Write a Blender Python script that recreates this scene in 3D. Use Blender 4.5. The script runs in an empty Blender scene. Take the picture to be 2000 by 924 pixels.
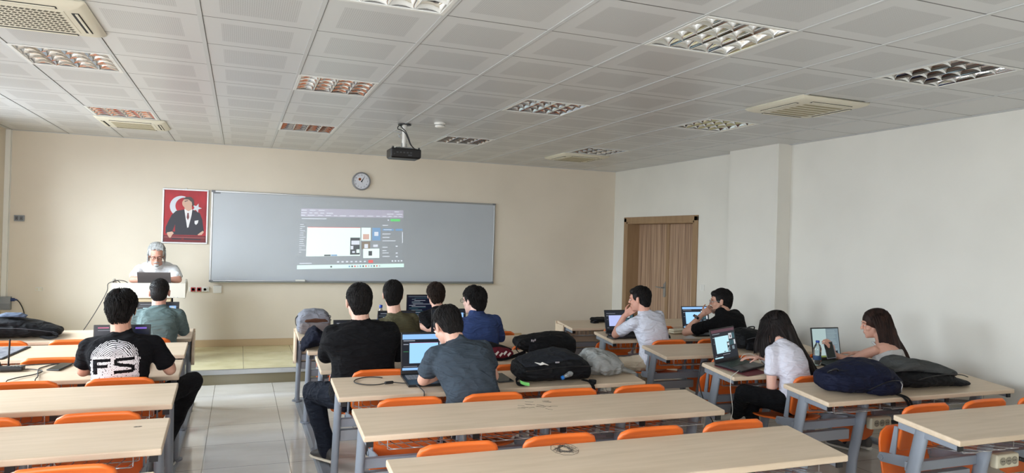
import bpy, math, random
from mathutils import Vector, Matrix, noise
random.seed(7)
S = bpy.context.scene
COL = S.collection
PI = math.pi

# ------------------------------------------------------------------ camera
CX, CY, CZ = 0.234, -4.1745, 1.718
YAW, PITCH, ROLL, FPX = 0.3688, 0.004, 0.0292, 1377.1
cam_data = bpy.data.cameras.new('camera')
cam = bpy.data.objects.new('camera', cam_data)
COL.objects.link(cam)
_f = Vector((math.sin(YAW)*math.cos(PITCH), math.cos(YAW)*math.cos(PITCH), math.sin(PITCH)))
_r0 = Vector((math.cos(YAW), -math.sin(YAW), 0))
_u0 = _r0.cross(_f)
_r = _r0*math.cos(ROLL) + _u0*math.sin(ROLL)
_u = _u0*math.cos(ROLL) - _r0*math.sin(ROLL)
_m = Matrix((_r, _u, -_f)).transposed().to_4x4()
_m.translation = Vector((CX, CY, CZ))
cam.matrix_world = _m
cam_data.sensor_width = 36
cam_data.lens = 36*FPX/2000
cam_data.clip_start = 0.05
S.camera = cam

# ------------------------------------------------------------------ world, light, exposure
S.view_settings.view_transform = 'Standard'
S.view_settings.look = 'None'
S.view_settings.gamma = 1
S.view_settings.exposure = 1.4
S.view_settings.use_curve_mapping = False
S.cycles.use_denoising = True
S.cycles.max_bounces = 8
S.cycles.diffuse_bounces = 7
S.cycles.glossy_bounces = 4
S.cycles.transmission_bounces = 6
S.cycles.caustics_reflective = False
S.cycles.caustics_refractive = False
S.cycles.sample_clamp_indirect = 4
W = bpy.data.worlds.new('sky'); S.world = W
W.use_nodes = True
W.node_tree.nodes['Background'].inputs[0].default_value = (0.80, 0.90, 1.0, 1)
W.node_tree.nodes['Background'].inputs[1].default_value = 0.9

H = 2.88                      # ceiling height
XL, XR, YF, YB = -2.45, 6.03, 6.08, -6.6
WIN = [(-6.0, -4.4), (-3.7, -2.1), (0.3, 1.8), (2.6, 4.7)]     # window openings of the left wall (y range)
WZ = (0.95, 2.62)
WPOW = [10, 12, 12, 17]

def area(name, loc, rot, sx, sy, power, col):
    l = bpy.data.lights.new(name, 'AREA'); l.shape = 'RECTANGLE'
    l.size, l.size_y, l.energy, l.color = sx, sy, power, col
    o = bpy.data.objects.new(name, l); o.location = loc; o.rotation_euler = rot
    COL.objects.link(o); return o
# the sky above the neighbouring ground: one large source outside, slanting down through the window openings
TH = math.radians(21)
area('outside_light', (XL-3.6, .2, 3.5), (0, -(PI/2-TH), 0), 3.4, 15.0, 1500, (0.80, 0.91, 1.0))
for (y0, y1), pw in zip(WIN, WPOW):
    # light thrown back up by the bright ground outside
    area('ground_light', (XL-0.45, (y0+y1)/2, 1.25), (0, -(PI/2+math.radians(20)), 0), .9, y1-y0, pw, (0.92, 0.96, 1.0))
# added fill behind the camera, shining in through an invented back-wall window
area('outside_light', (-1.05, YB-0.5, 2.0), (PI/2-.2, 0, 0), 2.4, 1.8, 110, (0.96, 0.97, 1.0))

# ------------------------------------------------------------------ materials
def lin(c):
    return tuple(((x/12.92) if x <= 0.04045 else ((x+0.055)/1.055)**2.4) for x in c)
def srgb(r, g, b): return lin((r/255, g/255, b/255))
MATS = {}
def mat(name, col=(0.5, 0.5, 0.5), rough=0.6, metal=0.0, spec=0.5, emis=None, estr=1.0, alpha=None, trans=None, coat=0, sheen=0,
        bump=None, vary=None):
    """bump=(scale, strength, (sx,sy,sz)); vary=(scale, other colour, (sx,sy,sz), low, high)"""
    if name in MATS: return MATS[name]
    m = bpy.data.materials.new(name); m.use_nodes = True
    nt = m.node_tree; b = nt.nodes['Principled BSDF']
    b.inputs['Base Color'].default_value = (*col, 1)
    b.inputs['Roughness'].default_value = rough
    b.inputs['Metallic'].default_value = metal
    b.inputs['Specular IOR Level'].default_value = spec
    if coat: b.inputs['Coat Weight'].default_value = coat; b.inputs['Coat Roughness'].default_value = 0.1
    if sheen: b.inputs['Sheen Weight'].default_value = sheen
    if emis: b.inputs['Emission Color'].default_value = (*emis, 1); b.inputs['Emission Strength'].default_value = estr
    if trans: b.inputs['Transmission Weight'].default_value = trans
    if alpha is not None: b.inputs['Alpha'].default_value = alpha
    def coords(sc):
        tc = nt.nodes.new('ShaderNodeTexCoord'); mp = nt.nodes.new('ShaderNodeMapping')
        mp.inputs['Scale'].default_value = sc
        nt.links.new(tc.outputs['Object'], mp.inputs['Vector']); return mp.outputs['Vector']
    if vary:
        n = nt.nodes.new('ShaderNodeTexNoise'); n.inputs['Scale'].default_value = vary[0]; n.inputs['Detail'].default_value = 6
        nt.links.new(coords(vary[2]), n.inputs['Vector'])
        r = nt.nodes.new('ShaderNodeMapRange'); r.inputs['From Min'].default_value = vary[3]; r.inputs['From Max'].default_value = vary[4]
        nt.links.new(n.outputs['Fac'], r.inputs['Value'])
        mx = nt.nodes.new('ShaderNodeMix'); mx.data_type = 'RGBA'
        mx.inputs['A'].default_value = (*col, 1); mx.inputs['B'].default_value = (*vary[1], 1)
        nt.links.new(r.outputs['Result'], mx.inputs['Factor']); nt.links.new(mx.outputs['Result'], b.inputs['Base Color'])
    if bump:
        n = nt.nodes.new('ShaderNodeTexNoise'); n.inputs['Scale'].default_value = bump[0]; n.inputs['Detail'].default_value = 4
        nt.links.new(coords(bump[2] if len(bump) > 2 else (1, 1, 1)), n.inputs['Vector'])
        bp = nt.nodes.new('ShaderNodeBump'); bp.inputs['Strength'].default_value = bump[1]; bp.inputs['Distance'].default_value = 0.01
        nt.links.new(n.outputs['Fac'], bp.inputs['Height']); nt.links.new(bp.outputs['Normal'], b.inputs['Normal'])
    MATS[name] = m
    return m

# ------------------------------------------------------------------ mesh helpers
def tag(o, label=None, cat=None, group=None, kind=None):
    if label: o['label'] = label
    if cat: o['category'] = cat
    if group: o['group'] = group
    if kind: o['kind'] = kind
    return o
def empty(name, loc=(0, 0, 0), rz=0.0, label=None, cat=None, group=None, rot=None):
    o = bpy.data.objects.new(name, None); COL.objects.link(o)
    o.empty_display_size = 0.05
    o.location = loc; o.rotation_euler = rot if rot else (0, 0, rz)
    return tag(o, label, cat, group)
def copy_tree(o, parent=None, skip=()):
    c = o.copy(); COL.objects.link(c)
    c.parent = parent
    for ch in list(o.children):
        if ch.name.split('.')[0] not in skip: copy_tree(ch, c, skip)
    return c

def frame_of(d):
    d = Vector(d).normalized()
    a = Vector((0, 0, 1)) if abs(d.z) < 0.9 else Vector((1, 0, 0))
    x = d.cross(a).normalized(); y = d.cross(x).normalized()
    return x, y, d

class MB:
    def __init__(s): s.v = []; s.f = []; s.m = []; s.M = None; s.mi = 0
    def add(s, vs, fs, mi=None):
        n = len(s.v)
        if s.M is not None: vs = [s.M @ Vector(v) for v in vs]
        s.v += [tuple(v) for v in vs]; s.f += [tuple(n+i for i in f) for f in fs]
        s.m += [s.mi if mi is None else mi]*len(fs); return s
    def box(s, x0, x1, y0, y1, z0, z1, mi=None, R=None):
        vs = [Vector((x, y, z)) for z in (z0, z1) for y in (y0, y1) for x in (x0, x1)]
        if R is not None:
            c = Vector(((x0+x1)/2, (y0+y1)/2, (z0+z1)/2)); vs = [c + R @ (v-c) for v in vs]
        return s.add(vs, [(0, 2, 3, 1), (4, 5, 7, 6), (0, 1, 5, 4), (2, 6, 7, 3), (0, 4, 6, 2), (1, 3, 7, 5)], mi)
    def hexa(s, p, mi=None):    # 8 points: bottom 4 (ccw), top 4
        return s.add(p, [(3, 2, 1, 0), (4, 5, 6, 7), (0, 1, 5, 4), (1, 2, 6, 5), (2, 3, 7, 6), (3, 0, 4, 7)], mi)
    def loft(s, rings, cap=True, closed=True, mi=None):
        n = len(rings[0]); vs = [p for r in rings for p in r]; fs = []
        for i in range(len(rings)-1):
            for j in range(n if closed else n-1):
                k = (j+1) % n
                fs.append((i*n+j, i*n+k, (i+1)*n+k, (i+1)*n+j))
        if cap and closed:
            fs.append(tuple(range(n-1, -1, -1))); fs.append(tuple(range((len(rings)-1)*n, len(rings)*n)))
        return s.add(vs, fs, mi)
    def tube(s, path, r, n=8, mi=None, ry=None, cap=True):
        path = [Vector(p) for p in path]; rings = []
        px = None
        for i, p in enumerate(path):
            d = (path[min(i+1, len(path)-1)] - path[max(i-1, 0)])
            x, y, d = frame_of(d)
            if px is not None:
                x = (px - d*px.dot(d)).normalized(); y = d.cross(x)
            px = x
            rr = r[i] if isinstance(r, (list, tuple)) else r
            r2 = rr if ry is None else ry
            rings.append([p + x*math.cos(a)*rr + y*math.sin(a)*r2 for a in [2*PI*k/n for k in range(n)]])
        return s.loft(rings, cap, True, mi)
    def cyl(s, c, r, h, n=20, axis='z', mi=None, r2=None):
        c = Vector(c); d = {'x': Vector((1, 0, 0)), 'y': Vector((0, 1, 0)), 'z': Vector((0, 0, 1))}[axis]
        return s.tube([c - d*h/2, c + d*h/2], [r, r if r2 is None else r2], n, mi)
    def lathe(s, prof, c=(0, 0, 0), n=24, mi=None, ax='z'):
        rings = []
        for r, z in prof:
            ring = []
            for k in range(n):
                a = 2*PI*k/n; x, y = r*math.cos(a), r*math.sin(a)
                ring.append(Vector(c) + (Vector((x, y, z)) if ax == 'z' else Vector((x, -z, y))))
            rings.append(ring)
        return s.loft(rings, True, True, mi)
    def prism(s, poly, d, mi=None):   # poly 3D points, extrude by vector d
        n = len(poly); d = Vector(d)
        vs = [Vector(p) for p in poly] + [Vector(p)+d for p in poly]
        fs = [tuple(range(n-1, -1, -1)), tuple(range(n, 2*n))] + [(i, (i+1) % n, n+(i+1) % n, n+i) for i in range(n)]
        return s.add(vs, fs, mi)
    def ell(s, c, r, nu=16, nv=10, R=None, mi=None):
        rings = []
        for i in range(1, nv):
            t = PI*i/nv
            ring = []
            for k in range(nu):
                a = 2*PI*k/nu
                v = Vector((r[0]*math.sin(t)*math.cos(a), r[1]*math.sin(t)*math.sin(a), -r[2]*math.cos(t)))
                if R is not None: v = R @ v
                ring.append(Vector(c)+v)
            rings.append(ring)
        return s.loft(rings, True, True, mi)
    def cap(s, a, b, ra, rb, n=12, mi=None, flat=1.0, up=None):   # tapered capsule
        a = Vector(a); b = Vector(b); d = b-a; L = d.length
        if L < 1e-6: return s.ell(a, (ra, ra, ra))
        x, y, d = frame_of(d)
        if up is not None:
            y = (Vector(up) - d*Vector(up).dot(d)).normalized(); x = y.cross(d)
        rings = []
        for t in (80, 55, 30, 0): rings.append((a - d*ra*math.sin(math.radians(t)), ra*math.cos(math.radians(t))))
        for t in (0, 30, 55, 80): rings.append((b + d*rb*math.sin(math.radians(t)), rb*math.cos(math.radians(t))))
        return s.loft([[c + x*math.cos(q)*r + y*math.sin(q)*r*flat for q in [2*PI*k/n for k in range(n)]] for c, r in rings], True, True, mi)
    def build(s, name, mats, parent=None, smooth=False, bevel=None, loc=None, rot=None, seg=2):
        me = bpy.data.meshes.new(name); me.from_pydata(s.v, [], s.f)
        if not isinstance(mats, (list, tuple)): mats = [mats]
        for m in mats: me.materials.append(m)
        if len(mats) > 1: me.polygons.foreach_set('material_index', s.m)
        if smooth is True: me.polygons.foreach_set('use_smooth', [True]*len(me.polygons))
        me.update()
        o = bpy.data.objects.new(name, me); COL.objects.link(o)
        if parent is not None: o.parent = parent
        if loc: o.location = loc
        if rot: o.rotation_euler = rot
        if bevel:
            b = o.modifiers.new('b', 'BEVEL'); b.width = bevel; b.segments = seg; b.limit_method = 'ANGLE'; b.angle_limit = math.radians(40)
            me.polygons.foreach_set('use_smooth', [True]*len(me.polygons))
            w = o.modifiers.new('w', 'WEIGHTED_NORMAL')
        elif smooth == 'auto':
            me.polygons.foreach_set('use_smooth', [True]*len(me.polygons))
            try: me.set_sharp_from_angle(angle=math.radians(40))
            except Exception: pass
        return o
def rot_x(a): return Matrix.Rotation(a, 3, 'X')
def rot_y(a): return Matrix.Rotation(a, 3, 'Y')
def rot_z(a): return Matrix.Rotation(a, 3, 'Z')
# ------------------------------------------------------------------ room shell
def nodes_of(m): return m.node_tree, m.node_tree.nodes['Principled BSDF']
def N(nt, t, **kw):
    n = nt.nodes.new(t)
    for k, v in kw.items():
        if k in n.inputs: n.inputs[k].default_value = v
        else: setattr(n, k, v)
    return n
def math_n(nt, op, a, b=None, clamp=False):
    n = nt.nodes.new('ShaderNodeMath'); n.operation = op; n.use_clamp = clamp
    for i, x in enumerate((a, b)):
        if x is None: continue
        if isinstance(x, (int, float)): n.inputs[i].default_value = x
        else: nt.links.new(x, n.inputs[i])
    return n.outputs[0]
def mix_n(nt, fac, a, b):
    n = nt.nodes.new('ShaderNodeMix'); n.data_type = 'RGBA'
    for k, x in (('Factor', fac), ('A', a), ('B', b)):
        if isinstance(x, (tuple, float, int)): n.inputs[k].default_value = x if not isinstance(x, tuple) else (*x[:3], 1)
        else: nt.links.new(x, n.inputs[k])
    return n.outputs['Result']

M_wall = mat('cream_wall_paint', srgb(222, 212, 196), 0.75, bump=(60, 0.04), vary=(1.2, srgb(214, 204, 188), (1, 1, 1), 0.35, 0.75))
M_rwall = mat('daylit_wall_paint', srgb(223, 221, 213), 0.6, bump=(60, 0.04), vary=(1.5, srgb(215, 213, 205), (1, 1, 1), 0.35, 0.8))  # window-facing wall: cool daylight mixed into a paler base colour
M_base = mat('tan_skirting', srgb(190, 165, 130), 0.5)
M_metal = mat('grey_painted_metal', srgb(140, 147, 158), 0.42, 0.25)
M_alu = mat('aluminium', srgb(170, 173, 175), 0.35, 0.8)
M_white = mat('white_plastic', srgb(225, 224, 218), 0.45)
M_black = mat('black_plastic', srgb(22, 22, 24), 0.45)
M_ivory = mat('ivory_plastic', srgb(214, 207, 184), 0.45)
M_dark = mat('dark_void', srgb(18, 17, 16), 0.8)

# ceiling: perforated metal tiles on a 0.6 m grid; joints along x dark, runners along y real strips
M_tile = mat('ceiling_tile', srgb(202, 204, 204), 0.30)
nt, b = nodes_of(M_tile)
tc = N(nt, 'ShaderNodeTexCoord'); sx = N(nt, 'ShaderNodeSeparateXYZ'); nt.links.new(tc.outputs['Object'], sx.inputs[0])
fx = math_n(nt, 'FRACT', math_n(nt, 'DIVIDE', sx.outputs['X'], 0.6)); fy = math_n(nt, 'FRACT', math_n(nt, 'DIVIDE', sx.outputs['Y'], 0.6))
ax = math_n(nt, 'ABSOLUTE', math_n(nt, 'SUBTRACT', fx, 0.5)); ay = math_n(nt, 'ABSOLUTE', math_n(nt, 'SUBTRACT', fy, 0.5))
inner = math_n(nt, 'LESS_THAN', math_n(nt, 'MAXIMUM', ax, ay), 0.325)
incol = math_n(nt, 'LESS_THAN', sx.outputs['X'], 5.4)
inner = math_n(nt, 'MULTIPLY', inner, incol)
# holes: a fine dot raster
hx = math_n(nt, 'SUBTRACT', math_n(nt, 'FRACT', math_n(nt, 'MULTIPLY', sx.outputs['X'], 90)), 0.5)
hy = math_n(nt, 'SUBTRACT', math_n(nt, 'FRACT', math_n(nt, 'MULTIPLY', sx.outputs['Y'], 90)), 0.5)
rr = math_n(nt, 'ADD', math_n(nt, 'MULTIPLY', hx, hx), math_n(nt, 'MULTIPLY', hy, hy))
hole = math_n(nt, 'MULTIPLY', math_n(nt, 'LESS_THAN', rr, 0.055), inner)
joint = math_n(nt, 'GREATER_THAN', ay, 0.4927)
c1 = mix_n(nt, hole, mix_n(nt, inner, srgb(206, 207, 207), srgb(196, 197, 197)), srgb(158, 158, 158))
c2 = mix_n(nt, joint, c1, srgb(60, 58, 55))
nt.links.new(c2, b.inputs['Base Color'])
b.inputs['Specular IOR Level'].default_value = 0.45

LIGHTS = [(-2, -2), (-2, 2), (-2, 6), (1, -2), (1, 2), (1, 6), (4, -2), (4, 2), (4, 6), (7, -2), (7, 2), (7, 6)]
ACS = [(-2, 0), (-2, 7), (7, 0), (7, 7)]
bm = MB()
for i in range(-5, 11):
    for j in range(-11, 11):
        if (i, j) in LIGHTS or (i, j) in ACS: continue
        x0, x1, y0, y1 = max(i*.6, XL), min(i*.6+.6, XR+.02), max(j*.6, YB), min(j*.6+.6, YF)
        if x1-x0 < .01 or y1-y0 < .01: continue
        bm.add([(x0, y0, H), (x0, y1, H), (x1, y1, H), (x1, y0, H)], [(0, 1, 2, 3)])
bm.box(XL-.2, XR+.6, YB-.2, YF+.2, H+.25, H+.35)
ceil = tag(bm.build('ceiling', M_tile), kind='structure')
M_run = mat('ceiling_runner', srgb(200, 202, 202), 0.45)
bm = MB()
for i in range(-4, 11):
    x = i*.6
    if x > XR-.02: continue
    bm.box(x-.012, x+.012, YB, YF, H-.004, H-.001)
bm.box(XL, XR, YF-.022, YF, H-.006, H-.001); bm.box(XR-.022, XR, YB, YF, H-.006, H-.001)
tag(bm.build('trim_1', M_run), kind='structure')
bm = MB()
for i in range(-4, 11):
    x = i*.6
    if x > XR-.02: continue
    bm.box(x+.012, x+.0150, YB, YF, H-.0025, H-.0005)
tag(bm.build('trim_2', mat('runner_gap_shadow', srgb(70, 68, 66), 0.7)), kind='structure')  # dark strip painted as the thin shadow along one side of each runner

# floor tiles
M_floor = mat('floor_tile', srgb(205, 198, 186), 0.055, spec=0.55)
nt, b = nodes_of(M_floor)
tc = N(nt, 'ShaderNodeTexCoord'); sx = N(nt, 'ShaderNodeSeparateXYZ'); nt.links.new(tc.outputs['Object'], sx.inputs[0])
fx = math_n(nt, 'FRACT', math_n(nt, 'DIVIDE', math_n(nt, 'SUBTRACT', sx.outputs['X'], 0.03), 0.6)); fy = math_n(nt, 'FRACT', math_n(nt, 'DIVIDE', math_n(nt, 'SUBTRACT', sx.outputs['Y'], 0.14), 0.6))
ax = math_n(nt, 'ABSOLUTE', math_n(nt, 'SUBTRACT', fx, 0.5)); ay = math_n(nt, 'ABSOLUTE', math_n(nt, 'SUBTRACT', fy, 0.5))
joint = math_n(nt, 'GREATER_THAN', math_n(nt, 'MAXIMUM', ax, ay), 0.4955)
ns = N(nt, 'ShaderNodeTexNoise', Scale=2.2, Detail=8.0); mp = N(nt, 'ShaderNodeMapping'); mp.inputs['Scale'].default_value = (1.0, 3.0, 1)
nt.links.new(tc.outputs['Object'], mp.inputs[0]); nt.links.new(mp.outputs[0], ns.inputs['Vector'])
vein = math_n(nt, 'MULTIPLY', math_n(nt, 'SUBTRACT', ns.outputs['Fac'], 0.4), 2.0, True)
cc = mix_n(nt, vein, srgb(226, 222, 214), srgb(208, 202, 192))
nt.links.new(mix_n(nt, joint, cc, srgb(120, 113, 104)), b.inputs['Base Color'])
bm = MB(); bm.box(XL-.2, XR+.6, YB-.2, YF+.2, -.12, 0)
tag(bm.build('floor', M_floor), kind='structure')
M_plat = mat('platform_tile', srgb(196, 188, 150), 0.22)
nt, b = nodes_of(M_plat)
tc = N(nt, 'ShaderNodeTexCoord'); sx = N(nt, 'ShaderNodeSeparateXYZ'); nt.links.new(tc.outputs['Object'], sx.inputs[0])
fx = math_n(nt, 'FRACT', math_n(nt, 'DIVIDE', math_n(nt, 'SUBTRACT', sx.outputs['X'], 0.32), 0.6)); fy = math_n(nt, 'FRACT', math_n(nt, 'DIVIDE', math_n(nt, 'SUBTRACT', sx.outputs['Y'], 4.32), 0.6))
ax = math_n(nt, 'ABSOLUTE', math_n(nt, 'SUBTRACT', fx, 0.5)); ay = math_n(nt, 'ABSOLUTE', math_n(nt, 'SUBTRACT', fy, 0.5))
joint = math_n(nt, 'GREATER_THAN', math_n(nt, 'MAXIMUM', ax, ay), 0.4955)
ns = N(nt, 'ShaderNodeTexNoise', Scale=5.0, Detail=8.0); nt.links.new(tc.outputs['Object'], ns.inputs['Vector'])
cc = mix_n(nt, math_n(nt, 'MULTIPLY', math_n(nt, 'SUBTRACT', ns.outputs['Fac'], 0.4), 2.5, True), srgb(222, 214, 172), srgb(204, 195, 152))
nt.links.new(mix_n(nt, joint, cc, srgb(120, 112, 88)), b.inputs['Base Color'])
PZ = 0.16; PY = 4.32
bm = MB(); bm.box(XL, 4.4, PY, YF, 0, PZ)
tag(bm.build('trim_3', M_plat), kind='structure')
bm = MB(); bm.box(XL, 4.405, PY-.012, PY+.035, PZ-.045, PZ+.006); bm.box(XL, 4.4, PY+.035, PY+.041, PZ, PZ+.003)
tag(bm.build('trim_4', M_alu, bevel=.003), kind='structure')

# walls
bm = MB(); bm.box(XL-.2, XR+.6, YF, YF+.2, 0, H+.3); tag(bm.build('wall_front', M_wall), kind='structure')
bm = MB(); 
bm.box(XL-.2, -2.3, YB-.2, YB, 0, H+.3); bm.box(.2, XR+.6, YB-.2, YB, 0, H+.3)
for a_, b_ in ((-2.3, .2),): bm.box(a_, b_, YB-.2, YB, 0, 0.95); bm.box(a_, b_, YB-.2, YB, 2.6, H+.3)  # opening made for the added fill light
tag(bm.build('wall_back', M_wall), kind='structure')
bm = MB(); ys = YB
bm.box(XL-.2, XL, YB, YF, 0, WZ[0]); bm.box(XL-.2, XL, YB, YF, WZ[1], H+.3)
for (y0, y1) in WIN + [(YF, YF)]:
    bm.box(XL-.2, XL, ys, y0, WZ[0], WZ[1]); ys = y1
tag(bm.build('wall_left', M_wall), kind='structure')
DY0, DY1, DZ = 3.83, 5.68, 2.075
bm = MB()
bm.box(XR, XR+.6, YB, 2.13, 0, H+.3)
bm.box(5.85, XR+.6, 2.13, 2.98, 0, H+.3)
bm.box(6.0, 6.6, 2.98, DY0, 0, H+.3); bm.box(6.0, 6.6, DY1, YF, 0, H+.3); bm.box(6.0, 6.6, DY0, DY1, DZ, H+.3)
tag(bm.build('wall_right', M_rwall), kind='structure')
# window frames of the left wall and of the back-wall window added for light
M_frame = mat('white_window_frame', srgb(228, 230, 230), 0.35)
for k, (y0, y1) in enumerate(WIN):
    bm = MB(); z0, z1 = WZ
    bm.box(XL-.12, XL-.06, y0, y1, z0, z0+.06); bm.box(XL-.12, XL-.06, y0, y1, z1-.06, z1)
    n = max(2, round((y1-y0)/.95))
    for q in range(n+1):
        y = y0 + (y1-y0)*q/n; a = min(max(y, y0+.03), y1-.03); bm.box(XL-.12, XL-.06, a-.03, a+.03, z0, z1)
    w = tag(bm.build('window_%d' % (k+1), M_frame, bevel=.005), kind='structure')
    bm = MB(); bm.box(XL-.02, XL+.06, y0-.03, y1+.03, z0-.03, z0); bm.build('window_sill', mat('marble_sill', srgb(215, 212, 205), .25), w)
for n_, xs_ in ((5, (-2.27, -1.05, .17)),):  # frame of the invented back window
    bm = MB()
    for x in xs_: bm.box(x-.03, x+.03, YB-.12, YB-.06, .95, 2.6)
    bm.box(xs_[0]-.03, xs_[-1]+.03, YB-.12, YB-.06, .95, 1.01); bm.box(xs_[0]-.03, xs_[-1]+.03, YB-.12, YB-.06, 2.54, 2.6)
    tag(bm.build('window_%d' % n_, M_frame, bevel=.005), kind='structure')
# baseboards
bm = MB(); bm.box(XL, 4.4, YF-.014, YF, PZ, PZ+.095); bm.box(4.4, 6.0, YF-.014, YF, 0, .09)
tag(bm.build('baseboard_front', M_base, bevel=.003), kind='structure')
bm = MB(); bm.box(XR-.013, XR, YB, 2.13, 0, .09); bm.box(5.837, 5.85, 2.13, 2.98, 0, .09); bm.box(5.987, 6, 2.98, DY0-.07, 0, .09); bm.box(5.85, XR, 2.117, 2.13, 0, .09)
tag(bm.build('baseboard_right', M_base, bevel=.003), kind='structure')
bm = MB(); bm.box(XL, XL+.013, YB, PY, 0, .09); tag(bm.build('baseboard_left', M_base, bevel=.003), kind='structure')
bm = MB(); bm.box(XL+.013, XR-.013, YB, YB+.013, 0, .09); tag(bm.build('baseboard_back', M_base, bevel=.003), kind='structure')

# door (two leaves set deep in a wood lined recess)
M_jamb = mat('door_frame_wood', srgb(158, 130, 98), 0.5, vary=(3, srgb(146, 118, 88), (6, 6, .6), .3, .7))
M_doorw = mat('zebrano_laminate', srgb(160, 130, 106), 0.42)
nt, b = nodes_of(M_doorw)
tc = N(nt, 'ShaderNodeTexCoord'); mp = N(nt, 'ShaderNodeMapping'); mp.inputs['Scale'].default_value = (1, 38, .7)
nt.links.new(tc.outputs['Object'], mp.inputs[0]); n1 = N(nt, 'ShaderNodeTexNoise', Scale=1.6, Detail=5.0); nt.links.new(mp.outputs[0], n1.inputs['Vector'])
mp2 = N(nt, 'ShaderNodeMapping'); mp2.inputs['Scale'].default_value = (1, 90, .5); nt.links.new(tc.outputs['Object'], mp2.inputs[0])
n2 = N(nt, 'ShaderNodeTexNoise', Scale=1.1, Detail=3.0); nt.links.new(mp2.outputs[0], n2.inputs['Vector'])
f1 = math_n(nt, 'MULTIPLY', math_n(nt, 'SUBTRACT', n1.outputs['Fac'], .4), 4.5, True)
f2 = math_n(nt, 'MULTIPLY', math_n(nt, 'SUBTRACT', n2.outputs['Fac'], .5), 5, True)
nt.links.new(mix_n(nt, f2, mix_n(nt, f1, srgb(176, 146, 120), srgb(118, 90, 72)), srgb(196, 170, 145)), b.inputs['Base Color'])
RX = 6.24
door = empty('door_1', (6.0, (DY0+DY1)/2, 0)); tag(door, kind='structure')
def door_part(name, m, fn, parent=door, **kw):
    b_ = MB(); fn(b_); o = b_.build(name, m, parent, **kw)
    return o
oy = (DY0+DY1)/2
def _fr(q):
    for a, c in ((DY0, DY0+.06), (DY1-.06, DY1)): q.box(-.018, .26, a-oy, c-oy, 0, DZ)
    q.box(-.018, .26, DY0-oy, DY1-oy, DZ-.06, DZ)
    for a, c in ((DY0-.045, DY0+.03), (DY1-.03, DY1+.045)): q.box(-.022, 0, a-oy, c-oy, 0, DZ+.03)
    q.box(-.022, 0, DY0-.045-oy, DY1+.045-oy, DZ-.03, DZ+.045)
door_part('door_frame', M_jamb, _fr, bevel=.003)
mid = 4.79
l1 = door_part('door_leaf', M_doorw, lambda q: q.box(.20, .24, mid+.004-oy, DY1-.06-oy, .01, DZ-.06), bevel=.002)
l2 = door_part('door_leaf', M_doorw, lambda q: q.box(.20, .24, DY0+.06-oy, mid-.004-oy, .01, DZ-.06), bevel=.002)
door_part('door_strip', M_jamb, lambda q: (q.box(.188, .20, mid-.035-oy, mid+.035-oy, .01, DZ-.06)), bevel=.002)
def _hd(q):
    q.box(.176, .188, mid+.015-oy, mid+.03-oy, .93, 1.15)
    q.tube([(.186, mid+.06-oy, 1.06), (.13, mid+.06-oy, 1.06), (.125, mid+.09-oy, 1.06), (.125, mid+.19-oy, 1.065)], .009, 8)
    q.box(.185, .2, mid+.04-oy, mid+.08-oy, .92, 1.12)
door_part('door_handle', M_alu, _hd)
# ------------------------------------------------------------------ desks and tip-up chairs
M_desk = mat('birch_laminate', srgb(216, 196, 172), 0.42, vary=(2.2, srgb(204, 184, 158), (1.2, 14, 14), .35, .7))
M_orange = mat('orange_plastic', srgb(222, 108, 40), 0.42)
M_wire = mat('chrome_wire', srgb(190, 190, 192), 0.3, 0.7)
ZF_, ZN_, DEP = 0.76, 0.718, 0.412      # desktop heights at the far and near edge, depth
def desk_z(yl):   # surface height at local y (0 far .. -DEP near)
    return ZF_ + (ZF_-ZN_)*yl/DEP
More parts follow.
